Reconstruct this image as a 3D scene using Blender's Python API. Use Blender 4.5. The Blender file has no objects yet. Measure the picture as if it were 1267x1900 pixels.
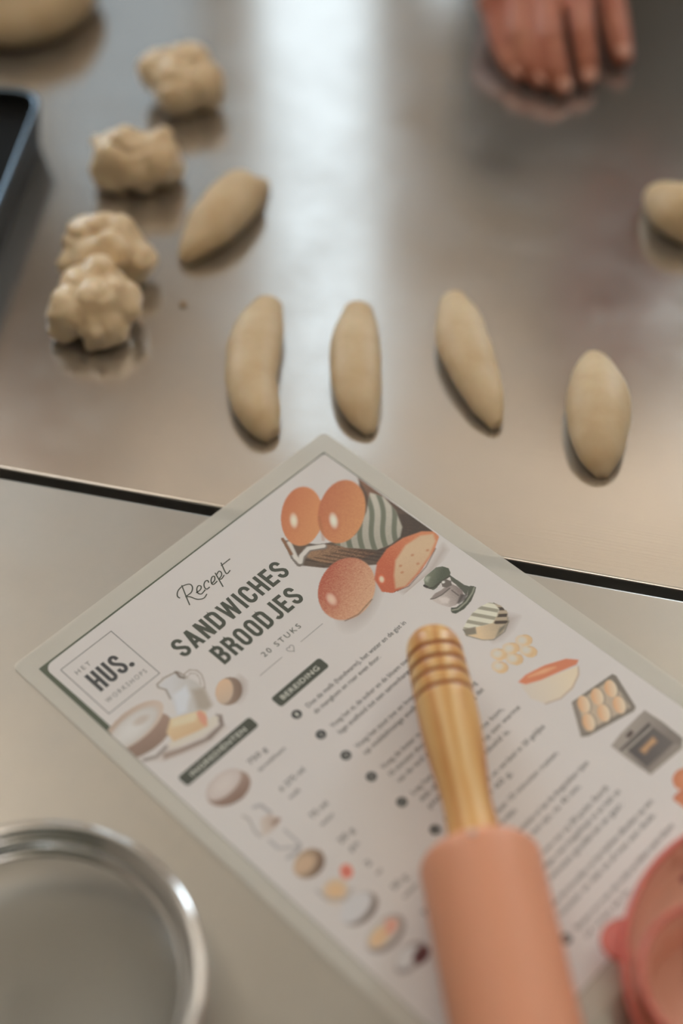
import bpy, bmesh, math, random
import numpy as np
from mathutils import Vector, Matrix, noise

random.seed(7)
scene = bpy.context.scene
COL = scene.collection

# ------------------------------------------------------------------ camera
# z = 0 is the table surface; the floor lies 0.9 m below it
PITCH, ROLL, CAM_H, F_PX = 49.64, -1.18, 0.6456, 2800.0
a, r = math.radians(PITCH), math.radians(ROLL)
fw = Vector((0, math.cos(a), -math.sin(a)))
rt = Vector((1, 0, 0)); up = rt.cross(fw)
rt2 = rt * math.cos(r) + up * math.sin(r)
up2 = up * math.cos(r) - rt * math.sin(r)
cam_data = bpy.data.cameras.new('camera')
cam = bpy.data.objects.new('camera', cam_data); COL.objects.link(cam)
m3 = Matrix((rt2, up2, -fw)).transposed()
cam.matrix_world = Matrix.Translation((0, 0, CAM_H)) @ m3.to_4x4()
cam_data.sensor_fit = 'VERTICAL'; cam_data.sensor_height = 36.0
cam_data.lens = F_PX / 1900 * 36.0
cam_data.clip_start = 0.01
cam_data.dof.use_dof = True
cam_data.dof.focus_distance = 0.815
cam_data.dof.aperture_fstop = 1.75
scene.camera = cam

# ------------------------------------------------------------------ world, exposure
scene.view_settings.view_transform = 'Standard'
scene.view_settings.look = 'None'
scene.view_settings.exposure = 0.0
scene.view_settings.gamma = 1.0
scene.view_settings.use_curve_mapping = False
scene.cycles.max_bounces = 8
scene.cycles.transparent_max_bounces = 16
scene.cycles.sample_clamp_indirect = 6.0
scene.cycles.caustics_reflective = False
scene.cycles.caustics_refractive = False
world = bpy.data.worlds.new('world'); scene.world = world
world.use_nodes = True
world.node_tree.nodes['Background'].inputs[0].default_value = (0.75, 0.86, 1.0, 1)
world.node_tree.nodes['Background'].inputs[1].default_value = 0.6

WINDOW_STRENGTH = 1.7
FILL_UP_W = 13.8
FILL_DOWN_W = 2.0
REAR_DOWN_W = 1.5
UP_TILT = 0.95
NEAR_FILL = 1.5


# ------------------------------------------------------------------ helpers
def s2l(c):
    c = c / 255.0
    return c / 12.92 if c <= 0.04045 else ((c + 0.055) / 1.055) ** 2.4


def rgb(r_, g_, b_):
    return (s2l(r_), s2l(g_), s2l(b_), 1.0)


def mat(name, color, rough=0.5, metal=0.0, **kw):
    m = bpy.data.materials.new(name); m.use_nodes = True
    b = m.node_tree.nodes['Principled BSDF']
    b.inputs['Base Color'].default_value = color
    b.inputs['Roughness'].default_value = rough
    b.inputs['Metallic'].default_value = metal
    for k, v in kw.items():
        b.inputs[k.replace('_', ' ')].default_value = v
    return m


def N(m, t, **kw):
    n = m.node_tree.nodes.new(t)
    for k, v in kw.items():
        setattr(n, k, v)
    return n


def L(m, a_, b_):
    m.node_tree.links.new(a_, b_)


def bsdf(m):
    return m.node_tree.nodes['Principled BSDF']


def coords(m, scale=(1, 1, 1), kind='Object', rot=(0, 0, 0)):
    tc = N(m, 'ShaderNodeTexCoord'); mp = N(m, 'ShaderNodeMapping')
    mp.inputs['Scale'].default_value = scale
    mp.inputs['Rotation'].default_value = rot
    L(m, tc.outputs[kind], mp.inputs['Vector'])
    return mp.outputs['Vector']


def noise_tex(m, vec, scale, detail=4.0, rough=0.5):
    n = N(m, 'ShaderNodeTexNoise')
    n.inputs['Scale'].default_value = scale
    n.inputs['Detail'].default_value = detail
    n.inputs['Roughness'].default_value = rough
    L(m, vec, n.inputs['Vector'])
    return n.outputs['Fac']


def ramp(m, fac, stops):
    n = N(m, 'ShaderNodeValToRGB')
    e = n.color_ramp.elements
    e[0].position, e[0].color = stops[0][0], stops[0][1]
    e[1].position, e[1].color = stops[-1][0], stops[-1][1]
    for p_, c_ in stops[1:-1]:
        x = e.new(p_); x.color = c_
    L(m, fac, n.inputs['Fac'])
    return n.outputs['Color']


def bump(m, height, strength, dist):
    n = N(m, 'ShaderNodeBump')
    n.inputs['Strength'].default_value = strength
    n.inputs['Distance'].default_value = dist
    L(m, height, n.inputs['Height'])
    L(m, n.outputs['Normal'], bsdf(m).inputs['Normal'])


def g(v):
    return (v, v, v, 1)


def link(name, me, material=None, parent=None, smooth=False):
    o = bpy.data.objects.new(name, me); COL.objects.link(o)
    if material is not None and not me.materials:
        me.materials.append(material)
    if parent is not None:
        o.parent = parent
    if smooth:
        me.polygons.foreach_set('use_smooth', [True] * len(me.polygons))
    return o


def from_bm(name, bm, material, parent=None, smooth=False):
    me = bpy.data.meshes.new(name); bm.to_mesh(me); bm.free()
    return link(name, me, material, parent, smooth)


def tag(o, label, cat, group=None):
    o['label'] = label; o['category'] = cat
    if group:
        o['group'] = group
    return o


def struct(o):
    o['kind'] = 'structure'
    return o


def empty(name, loc, rz=0.0):
    o = bpy.data.objects.new(name, None); COL.objects.link(o)
    o.location = loc; o.rotation_euler = (0, 0, rz)
    o.empty_display_size = 0.02
    return o


def box_bm(bm, x0, x1, y0, y1, z0, z1):
    v = [bm.verts.new((x, y, z)) for z in (z0, z1) for y in (y0, y1) for x in (x0, x1)]
    for f in ((0, 2, 3, 1), (4, 5, 7, 6), (0, 1, 5, 4), (2, 6, 7, 3), (0, 4, 6, 2), (1, 3, 7, 5)):
        bm.faces.new([v[i] for i in f])


def box(name, x0, x1, y0, y1, z0, z1, material, parent=None, bevel=0.0, seg=3):
    bm = bmesh.new(); box_bm(bm, x0, x1, y0, y1, z0, z1)
    if bevel:
        bmesh.ops.bevel(bm, geom=bm.edges[:], offset=bevel, segments=seg, affect='EDGES', profile=0.5)
    return from_bm(name, bm, material, parent, smooth=False)


def lathe_bm(profile, n=96, axis='Z'):
    """profile of (radius, height), open or ending on the axis"""
    bm = bmesh.new(); rings = []
    for (rr, h) in profile:
        if rr < 1e-6:
            rings.append([bm.verts.new((0, 0, h))])
        else:
            rings.append([bm.verts.new((rr * math.cos(2 * math.pi * i / n), rr * math.sin(2 * math.pi * i / n), h)) for i in range(n)])
    for A, B in zip(rings, rings[1:]):
        for i in range(n):
            j = (i + 1) % n
            if len(A) == 1 and len(B) == 1:
                continue
            if len(A) == 1:
                bm.faces.new((A[0], B[j], B[i]))
            elif len(B) == 1:
                bm.faces.new((A[i], A[j], B[0]))
            else:
                bm.faces.new((A[i], A[j], B[j], B[i]))
    bmesh.ops.recalc_face_normals(bm, faces=bm.faces)
    return bm


def smooth_profile(pts, k=6):
    out = []
    for i in range(len(pts) - 1):
        p0 = pts[max(i - 1, 0)]; p1 = pts[i]; p2 = pts[i + 1]; p3 = pts[min(i + 2, len(pts) - 1)]
        for j in range(k):
            t = j / k
            out.append(tuple(0.5 * ((2 * b) + (c - a_) * t + (2 * a_ - 5 * b + 4 * c - d) * t * t + (-a_ + 3 * b - 3 * c + d) * t ** 3)
                             for a_, b, c, d in zip(p0, p1, p2, p3)))
    out.append(tuple(pts[-1]))
    return out


def remeshed(name, bm, voxel, smooth_it=6, factor=0.5, disp=None, crease=None):
    """union of overlapping closed shapes as ONE continuous mesh"""
    me = bpy.data.meshes.new(name + '_raw'); bm.to_mesh(me); bm.free()
    o = bpy.data.objects.new(name + '_raw', me); COL.objects.link(o)
    md = o.modifiers.new('r', 'REMESH'); md.mode = 'VOXEL'; md.voxel_size = voxel
    if smooth_it:
        ms = o.modifiers.new('s', 'SMOOTH'); ms.iterations = smooth_it; ms.factor = factor
    dg = bpy.context.evaluated_depsgraph_get()
    out = bpy.data.meshes.new_from_object(o.evaluated_get(dg))
    bpy.data.objects.remove(o); bpy.data.meshes.remove(me)
    out.name = name
    if crease:
        # folds: narrow grooves along the zero lines of a noise field
        sc_, amt, off = crease
        for v in out.vertices:
            k = 1 - min(1.0, abs(noise.noise(v.co * sc_ + Vector((off, off, off)))) / 0.16)
            v.co -= v.normal * (amt * k * k)
    if disp:
        for (sc_, amt, off) in disp:
            n_ = len(out.vertices)
            for v in out.vertices:
                v.co += v.normal * (noise.noise(v.co * sc_ + Vector((off, off, off))) * amt)
    return out


def add_ball(bm, c, r_, sx=1, sy=1, sz=1, sub=3):
    M = Matrix.Translation(c) @ Matrix.Diagonal((r_ * sx, r_ * sy, r_ * sz, 1))
    bmesh.ops.create_icosphere(bm, subdivisions=sub, radius=1.0, matrix=M)


def add_capsule(bm, p0, r0, p1, r1, flat=1.0, sub=2):
    p0, p1 = Vector(p0), Vector(p1)
    n = max(2, int((p1 - p0).length / ((0.45 if max(r0, r1) < 0.02 else 0.62) * min(r0, r1))) + 1)
    for i in range(n + 1):
        t = i / n
        add_ball(bm, p0.lerp(p1, t), r0 + (r1 - r0) * t, sz=flat, sub=sub)


# ------------------------------------------------------------------ materials
def steel_material(name, base, rough, brush_rot):
    m = mat(name, base, rough, 1.0)
    b = bsdf(m)
    v = coords(m, (6, 900, 1), rot=(0, 0, 0))
    brush = noise_tex(m, v, 1.0, 3, 0.6)
    v2 = coords(m, (1, 1, 1))
    big = noise_tex(m, v2, 5.0, 5, 0.6)
    sm = noise_tex(m, v2, 22.0, 6, 0.62)
    mul = N(m, 'ShaderNodeMath', operation='MULTIPLY'); L(m, big, mul.inputs[0]); L(m, sm, mul.inputs[1])
    # smears of flour and water: rougher and a little duller patches
    rr = ramp(m, mul.outputs[0], [(0.16, g(rough)), (0.34, g(rough + 0.05)), (0.6, g(rough + 0.16))])
    L(m, rr, b.inputs['Roughness'])
    cc = ramp(m, mul.outputs[0], [(0.15, base), (0.34, tuple(x * 0.95 for x in base[:3]) + (1,)),
                                  (0.55, tuple(x * 0.86 for x in base[:3]) + (1,))])
    L(m, cc, b.inputs['Base Color'])
    b.inputs['Anisotropic'].default_value = 0.3
    bump(m, brush, 0.035, 0.0005)
    return m


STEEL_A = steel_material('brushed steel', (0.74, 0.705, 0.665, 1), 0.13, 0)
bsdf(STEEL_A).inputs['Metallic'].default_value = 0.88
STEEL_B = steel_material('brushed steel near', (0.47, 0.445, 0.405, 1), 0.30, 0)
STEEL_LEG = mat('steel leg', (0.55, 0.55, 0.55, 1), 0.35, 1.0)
CHROME = mat('chrome', (0.74, 0.74, 0.74, 1), 0.09, 1.0)


def dough_material(name, coat, rough, gain=0):
    m = mat(name, rgb(216, 190, 150), rough)
    b = bsdf(m)
    v = coords(m)
    n1 = noise_tex(m, v, 45.0, 5, 0.6)
    c = ramp(m, n1, [(0.25, rgb(208 + gain, 178 + gain, 136 + gain)), (0.5, rgb(217 + gain, 192 + gain, 154 + gain)), (0.8, rgb(227 + gain, 206 + gain, 172 + gain))])
    L(m, c, b.inputs['Base Color'])
    b.inputs['Subsurface Weight'].default_value = 0.25
    b.inputs['Subsurface Radius'].default_value = (0.012, 0.007, 0.003)
    b.inputs['Subsurface Scale'].default_value = 0.6
    b.inputs['Coat Weight'].default_value = coat
    b.inputs['Coat Roughness'].default_value = 0.30
    n2 = noise_tex(m, v, 160.0, 6, 0.6)
    bump(m, n2, 0.25, 0.0012)
    return m


DOUGH = dough_material('dry rolled dough', 0.0, 0.5)
DOUGH_MOIST = dough_material('moist torn dough', 0.45, 0.38, 20)
WALL = mat('warm wall paint', rgb(226, 215, 202), 0.8)
CEIL = mat('ceiling paint', rgb(232, 222, 206), 0.85)
FLOOR_M = mat('floor', rgb(140, 128, 116), 0.5)
WOODC = mat('dark cabinet wood', rgb(150, 126, 108), 0.45)
WHITE_FRAME = mat('window frame', rgb(225, 225, 222), 0.4)

# ------------------------------------------------------------------ the room
RX0, RX1, RY0, RY1, RZ0, RZ1 = -2.6, 2.6, -2.4, 2.55, -0.9, 2.6
struct(box('floor', RX0, RX1, RY0, RY1, RZ0 - 0.1, RZ0, FLOOR_M))
struct(box('ceiling', RX0, RX1, RY0, RY1, RZ1, RZ1 + 0.1, CEIL))
struct(box('wall_left', RX0 - 0.1, RX0, RY0, RY1, RZ0 - 0.1, RZ1 + 0.1, WALL))
struct(box('wall_right', RX1, RX1 + 0.1, RY0, RY1, RZ0 - 0.1, RZ1 + 0.1, WALL))
bm = bmesh.new()
box_bm(bm, RX0 - 0.1, 0.5, RY0 - 0.1, RY0, RZ0 - 0.1, RZ1 + 0.1); box_bm(bm, 1.6, RX1 + 0.1, RY0 - 0.1, RY0, RZ0 - 0.1, RZ1 + 0.1)
box_bm(bm, 0.5, 1.6, RY0 - 0.1, RY0, RZ0 - 0.1, 0.2); box_bm(bm, 0.5, 1.6, RY0 - 0.1, RY0, 1.7, RZ1 + 0.1)
struct(from_bm('wall_near', bm, mat('olive wall paint', rgb(96, 100, 84), 0.8)))
WINS = [(-0.17, 0.11, 0.05, 2.2), (0.95, 1.75, 0.35, 2.0), (-1.85, -1.05, 0.35, 2.0), (-0.62, -0.21, 0.05, 1.45), (0.15, 0.36, 0.05, 0.93)]
bm = bmesh.new()
xs = sorted([RX0 - 0.1, RX1 + 0.1] + [w[0] for w in WINS] + [w[1] for w in WINS])
for x0, x1 in zip(xs, xs[1:]):
    w = [w for w in WINS if w[0] <= x0 + 1e-6 and w[1] >= x1 - 1e-6]
    if w:
        box_bm(bm, x0, x1, RY1, RY1 + 0.12, RZ0 - 0.1, w[0][2])
        box_bm(bm, x0, x1, RY1, RY1 + 0.12, w[0][3], RZ1 + 0.1)
    else:
        box_bm(bm, x0, x1, RY1, RY1 + 0.12, RZ0 - 0.1, RZ1 + 0.1)
struct(from_bm('wall_far', bm, WALL))


def window_pane_material(strength, color):
    m = bpy.data.materials.new('daylit pane'); m.use_nodes = True
    nt = m.node_tree; nt.nodes.remove(nt.nodes['Principled BSDF'])
    e = nt.nodes.new('ShaderNodeEmission')
    e.inputs['Color'].default_value = color; e.inputs['Strength'].default_value = strength
    nt.links.new(e.outputs[0], nt.nodes['Material Output'].inputs['Surface'])
    return m


for i, (x0, x1, z0, z1) in enumerate(WINS):
    bm = bmesh.new(); t = 0.035
    box_bm(bm, x0, x0 + t, RY1 + 0.02, RY1 + 0.09, z0, z1)
    box_bm(bm, x1 - t, x1, RY1 + 0.02, RY1 + 0.09, z0, z1)
    box_bm(bm, x0 + t, x1 - t, RY1 + 0.02, RY1 + 0.09, z0, z0 + t)
    box_bm(bm, x0 + t, x1 - t, RY1 + 0.02, RY1 + 0.09, z1 - t, z1)
    fr = struct(from_bm('window_%d' % (i + 1), bm, WHITE_FRAME))
    k = (WINDOW_STRENGTH, 8.5, 6.5, 0.5, WINDOW_STRENGTH)[i]
    box('pane', x0 + t, x1 - t, RY1 + 0.05, RY1 + 0.06, z0 + t, z1 - t,
        window_pane_material(k, (0.78, 0.91, 1.0, 1)), fr)

# added unseen window behind the camera, lighting the far wall and ceiling
bm = bmesh.new()
for (a0, a1, b0, b1) in ((0.5, 0.56, 0.2, 1.7), (1.54, 1.6, 0.2, 1.7), (0.56, 1.54, 0.2, 0.26), (0.56, 1.54, 1.64, 1.7), (1.02, 1.08, 0.26, 1.64)):
    box_bm(bm, a0, a1, RY0 - 0.08, RY0 - 0.01, b0, b1)
fr = struct(from_bm('window_6', bm, WHITE_FRAME))
for (a0, a1) in ((0.56, 1.02), (1.08, 1.54)):
    box('pane', a0, a1, RY0 - 0.05, RY0 - 0.04, 0.26, 1.64, window_pane_material(NEAR_FILL, (1.0, 0.95, 0.88, 1)), fr)

# cabinets on the far wall between the windows
for (x0, x1, z0, z1, nm, lb) in ((-1.0, -0.50, 1.5, 2.0, 'wall_cabinet', 'dark wooden wall cabinet left of the narrow window'),
                                 (0.42, 0.92, 1.0, 1.7, 'wall_cabinet', 'dark wooden wall cabinet right of the narrow window')):
    c = box(nm, x0, x1, RY1 - 0.32, RY1, z0, z1, WOODC, None, 0.004, 1)
    tag(c, lb, 'cabinet', 'wall cabinets beside the narrow window')
    for s in (0, 1):
        xm = (x0 + x1) / 2
        d = box('door', (x0, xm)[s] + 0.008, (xm, x1)[s] - 0.008, RY1 - 0.342, RY1 - 0.322, z0 + 0.01, z1 - 0.01, WOODC, c, 0.003, 1)
        box('handle', (xm - 0.05, xm + 0.035)[s], (xm - 0.035, xm + 0.05)[s], RY1 - 0.37, RY1 - 0.344, z0 + 0.06, z0 + 0.2, CHROME, d)

# added fill lamps out of view, brightening the ceiling and far wall
LAMPM = mat('lamp housing', rgb(190, 188, 184), 0.5)
for (lx, ly, lb) in ((-1.2, 1.45, 'left'), (1.2, 1.45, 'right'), (0.0, -0.5, 'rear')):
    e = tag(empty('fill_lamp', (lx, ly, RZ1 - 0.45)), 'long added fill lamp, unseen, under the ceiling, %s one of three' % lb, 'lamp', 'added fill lamps')
    box('housing', -0.09, 0.09, -0.6, 0.6, 0, 0.04, LAMPM, e, 0.006, 2)
    for yy in (-0.5, 0.5):
        box('cord', -0.003, 0.003, yy - 0.003, yy + 0.003, 0.041, 0.45, LAMPM, e)
    for (nm, z, rx, w) in (('uplight', 0.05, math.pi - (UP_TILT if ly > 0 else 0), FILL_UP_W), ('downlight', -0.01, 0, FILL_DOWN_W if ly > 0 else REAR_DOWN_W)):
        ld = bpy.data.lights.new(nm, 'AREA'); ld.shape = 'RECTANGLE'; ld.size = 0.16; ld.size_y = 1.15
        ld.energy = w; ld.color = (1.0, 0.94, 0.87)
        lo = bpy.data.objects.new(nm, ld); COL.objects.link(lo); lo.parent = e
        lo.location = (0, 0, z); lo.rotation_euler = (rx, 0, 0)

# ------------------------------------------------------------------ the two steel tables
GA = math.atan2(0.4888 - 0.5876, 0.182 + 0.1968)      # direction of the gap between them


def table(y0, y1, steel, label, edge):
    e = empty('work_table', (0.0, 0.5365, -0.9), GA)
    tag(e, label, 'table')
    bm = bmesh.new(); box_bm(bm, -1.0, 1.1, y0, y1, 0.86, 0.9)
    es = [ed for ed in bm.edges if all(v.co.z > 0.89 for v in ed.verts)]
    bmesh.ops.bevel(bm, geom=es, offset=edge, segments=6, affect='EDGES', profile=0.5)
    t = from_bm('tabletop', bm, steel, e)
    t.data.polygons.foreach_set('use_smooth', [abs(p.normal.z) < 0.999 and p.normal.z > 0.01 for p in t.data.polygons])
    for x in (-0.9, 1.0):
        for y in (y0 + 0.06, y1 - 0.06):
            bm = lathe_bm([(0, 0), (0.02, 0), (0.02, 0.859), (0, 0.859)], 16)
            l = from_bm('leg', bm, STEEL_LEG, e); l.location = (x, y, 0)
    box('undershelf', -0.93, 1.03, y0 + 0.03, y1 - 0.03, 0.25, 0.28, STEEL_LEG, e)


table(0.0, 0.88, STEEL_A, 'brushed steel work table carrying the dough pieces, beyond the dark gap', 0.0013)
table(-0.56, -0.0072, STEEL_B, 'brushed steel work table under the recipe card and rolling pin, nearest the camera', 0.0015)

# ------------------------------------------------------------------ recipe card
CX, CY, CTH = -0.15821, 0.44587, 0.78352
PAGE_W, PAGE_H = 210.0, 309.5
card = empty('recipe_card', (CX, CY, 0.0002), CTH)
tag(card, 'laminated bread recipe sheet lying across the gap between the steel tables', 'recipe card')
# card frame: x = u along the top edge, y = -v down the page, millimetres -> metres


def uv(u, v, z=0.0):
    return (u / 1000.0, -v / 1000.0, z)


def rounded_rect(u0, v0, u1, v1, rad, n=8, corners=(1, 1, 1, 1)):
    pts = []
    for k, (cu, cv, a0) in enumerate(((u1 - rad, v0 + rad, -90), (u1 - rad, v1 - rad, 0), (u0 + rad, v1 - rad, 90), (u0 + rad, v0 + rad, 180))):
        if not corners[k]:
            pts.append(((u1, v0), (u1, v1), (u0, v1), (u0, v0))[k]); continue
        for i in range(n + 1):
            t = math.radians(a0 + 90 * i / n)
            pts.append((cu + rad * math.cos(t), cv + rad * math.sin(t)))
    return pts


def flat_poly(bm, pts, z):
    vs = [bm.verts.new(uv(u, v, z)) for u, v in pts]
    f = bm.faces.new(vs)
    f.normal_update()
    if f.normal.z < 0:
        f.normal_flip()
    return f


def flat(name, pts, z, material, parent=card):
    bm = bmesh.new(); f = flat_poly(bm, pts, z)
    bmesh.ops.triangulate(bm, faces=[f])
    return from_bm(name, bm, material, parent)


def slab(name, pts, z0, z1, material, parent=card):
    bm = bmesh.new(); f = flat_poly(bm, pts, z0)
    rr = bmesh.ops.extrude_face_region(bm, geom=[f])
    for v in rr['geom']:
        if isinstance(v, bmesh.types.BMVert):
            v.co.z = z1
    bmesh.ops.recalc_face_normals(bm, faces=bm.faces)
    return from_bm(name, bm, material, parent)


PAPER = mat('laminated paper', (0.80, 0.765, 0.76, 1), 0.32)
bsdf(PAPER).inputs['Specular IOR Level'].default_value = 0.45
v_ = coords(PAPER)
bump(PAPER, noise_tex(PAPER, v_, 260.0, 4), 0.05, 0.0003)
PAPER_DISP = np.array([s2l(186), s2l(174), s2l(168)])
PAPER_ALB = np.array([0.80, 0.765, 0.76])


def ink(name, r_, g_, b_):
    c = np.minimum(np.array([s2l(r_), s2l(g_), s2l(b_)]) / PAPER_DISP * PAPER_ALB, 1)
    m = mat(name, tuple(c) + (1,), 0.35)
    return m


INK = ink('print dark green grey', 66, 66, 58)
INK_DARK = ink('print black', 62, 60, 60)
INK_SOFT = ink('print grey', 100, 95, 92)
INK_LIGHT = ink('print white on dark', 186, 178, 166)
GREEN_PAGE = ink('dark green page', 74, 76, 62)

# clear pouch: a hazy plastic rim all round the page
FILM = bpy.data.materials.new('hazy laminate film'); FILM.use_nodes = True
nt = FILM.node_tree
pb = nt.nodes['Principled BSDF']
pb.inputs['Base Color'].default_value = (0.95, 0.92, 0.84, 1); pb.inputs['Roughness'].default_value = 0.2
tr = nt.nodes.new('ShaderNodeBsdfTransparent'); tr.inputs[0].default_value = (1, 1, 1, 1)
mx = nt.nodes.new('ShaderNodeMixShader'); mx.inputs[0].default_value = 0.60
nt.links.new(tr.outputs[0], mx.inputs[1]); nt.links.new(pb.outputs[0], mx.inputs[2])
nt.links.new(mx.outputs[0], nt.nodes['Material Output'].inputs['Surface'])
outer = rounded_rect(-8.6, -11.5, 221.5, PAGE_H + 12.5, 3.5, 6)
inner = rounded_rect(0.0, 0.0, PAGE_W, PAGE_H, 0.4, 6)
bm = bmesh.new()
lo = [[bm.verts.new(uv(u, v, z)) for u, v in ring] for z, ring in ((0.0001, outer), (0.0005, outer), (0.0005, inner))]
n = len(outer)
for i in range(n):
    j = (i + 1) % n
    for A_, B_ in ((lo[0], lo[1]), (lo[1], lo[2])):
        bm.faces.new((A_[i], A_[j], B_[j], B_[i]))
bmesh.ops.recalc_face_normals(bm, faces=bm.faces)
film = from_bm('laminate_border', bm, FILM, card)
film['label'] = 'clear hazy plastic border'

slab('paper', rounded_rect(0, 0, PAGE_W, PAGE_H, 0.4, 6), 0.0001, 0.0005, GREEN_PAGE)['label'] = 'dark green page edge'
Z1 = 0.00056
# the white panel leaves a dark border along the top and down the upper left side
panel = [(3.2, 55.0), (3.0, 30.0), (2.7, 12)]
for i in range(9):
    t = math.radians(180 + 90 * i / 8); panel.append((2.6 + 5 + 5 * math.cos(t), 1.3 + 5 + 5 * math.sin(t)))
panel += [(100, 1.0), (207, 0.8), (209.3, 1.5), (209.4, 30), (209.9, 60), (209.9, PAGE_H - 0.6), (0.25, PAGE_H - 0.4), (0.25, 58)]
flat('printed_panel', panel, Z1, PAPER)
Z2 = 0.00062


# ---- lettering
def ribbon(bm, pts, w, z, caps=False):
    """flat stroke of width w along a polyline in card mm"""
    P = [Vector((p[0], p[1])) for p in pts]
    n_ = len(P); Ls = []; Rs = []
    for i in range(n_):
        d0 = (P[i] - P[i - 1]).normalized() if i > 0 else None
        d1 = (P[i + 1] - P[i]).normalized() if i < n_ - 1 else None
        if d0 is None: d0 = d1
        if d1 is None: d1 = d0
        t = (d0 + d1)
        t = t.normalized() if t.length > 1e-6 else d0
        nn = Vector((-t.y, t.x))
        k = 1.0 / max(0.45, nn.dot(Vector((-d0.y, d0.x))))
        Ls.append(P[i] + nn * (w / 2 * k)); Rs.append(P[i] - nn * (w / 2 * k))
    vl = [bm.verts.new(uv(q.x, q.y, z)) for q in Ls]; vr = [bm.verts.new(uv(q.x, q.y, z)) for q in Rs]
    for i in range(n_ - 1):
        f = bm.faces.new((vl[i], vl[i + 1], vr[i + 1], vr[i])); f.normal_update()
        if f.normal.z < 0: f.normal_flip()


def arc(cx, cy, rx, ry, a0, a1, n_=10):
    return [(cx + rx * math.cos(math.radians(a0 + (a1 - a0) * i / n_)), cy + ry * math.sin(math.radians(a0 + (a1 - a0) * i / n_))) for i in range(n_ + 1)]


def glyph(ch, w, h, s):
    """tall condensed capitals: centre lines in a w x h cell (y down), stroke s"""
    l, r_, t, b = s / 2, w - s / 2, s / 2, h - s / 2
    c = w / 2; rx = (r_ - l) / 2; q = min(rx * 1.15, h * 0.25)
    if ch == 'I': return [[(s / 2, 0), (s / 2, h)]]
    if ch == 'H': return [[(l, 0), (l, h)], [(r_, 0), (r_, h)], [(l, h * .5), (r_, h * .5)]]
    if ch == 'N': return [[(l, 0), (l, h)], [(r_, 0), (r_, h)], ('poly', [(0, 0), (s * 1.05, 0), (w, h), (w - s * 1.05, h)])]
    if ch == 'E': return [[(l, 0), (l, h)], [(l, t), (w, t)], [(l, h * .49), (w * .92, h * .49)], [(l, b), (w, b)]]
    if ch == 'A': return [('poly', [(0, h), (s, h), (c + s * .55, 0), (c - s * .55, 0)]), ('poly', [(w - s, h), (w, h), (c + s * .55, 0), (c - s * .55, 0)]), [(w * .24, h * .72), (w * .76, h * .72)]]
    if ch == 'W':
        k = s * .44
        return [('poly', [(0, 0), (s * .88, 0), (w * .29 + k, h), (w * .29 - k, h)]), ('poly', [(c - k, 0), (c + k, 0), (w * .29 + k, h), (w * .29 - k, h)]),
                ('poly', [(c - k, 0), (c + k, 0), (w * .71 + k, h), (w * .71 - k, h)]), ('poly', [(w - s * .88, 0), (w, 0), (w * .71 + k, h), (w * .71 - k, h)])]
    if ch == 'O':
        return [arc(c, t + q, rx, q, 180, 360) + arc(c, b - q, rx, q, 0, 180) + [(l, t + q), (l, t + q + .01)]]
    if ch == 'U': return [[(l, 0)] + arc(c, b - q, rx, q, 180, 0) + [(r_, 0)]]
    if ch == 'J': return [[(r_, 0)] + arc(c, b - q, rx, q, 0, 165)]
    if ch == 'C':
        return [[(r_, h * .36)] + arc(c, t + q, rx, q, 0, -180) + arc(c, b - q, rx, q, 180, 0) + [(r_, h * .64)]]
    if ch == 'D':
        return [[(l, 0), (l, h)], [(l, t), (c * .95, t)] + arc(c * .95, t + q, r_ - c * .95, q, -90, 0) + arc(c * .95, b - q, r_ - c * .95, q, 0, 90) + [(l, b)]]
    if ch == 'S':
        return [[(r_, h * .31)] + arc(c, t + q, rx, q, 0, -180) + [(l, h * .31), (l + .1 * w, h * .40), (c, h * .50), (r_ - .1 * w, h * .60), (r_, h * .69)] + arc(c, b - q, rx, q, 0, 180) + [(l, h * .68)]]
    if ch in 'BR':
        m_ = h * .49; q1 = (m_ - t) / 2; k = [[(l, 0), (l, h)], [(l, t), (c, t)] + arc(c, t + q1, r_ - c, q1, -90, 90, 10) + [(l, m_)]]
        if ch == 'B':
            q2 = (b - m_) / 2
            k.append([(l, m_), (c, m_)] + arc(c, m_ + q2, r_ - c, q2, -90, 90, 10) + [(l, b)])
        else:
            k.append([(c, m_), (r_ - .12 * s, h * .62), (r_, h)])
        return k
    return []


def capitals(name, word, u0, u1, v0, v1, s, gap, material, parent=card):
    h = v1 - v0
    rel = {'I': s, 'W': 1.55, 'A': 1.08, 'E': .86, 'J': .9}
    tot = 0
    for ch in word:
        tot += 0 if ch == 'I' else rel.get(ch, 1.0)
    nI = word.count('I')
    w = (u1 - u0 - gap * (len(word) - 1) - nI * s) / tot
    x = u0; bm = bmesh.new()
    for i, ch in enumerate(word):
        cw = s if ch == 'I' else w * rel.get(ch, 1.0)
        for k, st in enumerate(glyph(ch, cw, h, s)):
            if st[0] == 'poly':
                flat_poly(bm, [(x + p_[0], v0 + p_[1]) for p_ in st[1]], Z2 + 0.000002 * k)
            else:
                ribbon(bm, [(x + p_[0], v0 + p_[1]) for p_ in st], s, Z2 + 0.000002 * k)
        x += cw + gap
    return from_bm(name, bm, material, parent)


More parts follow.
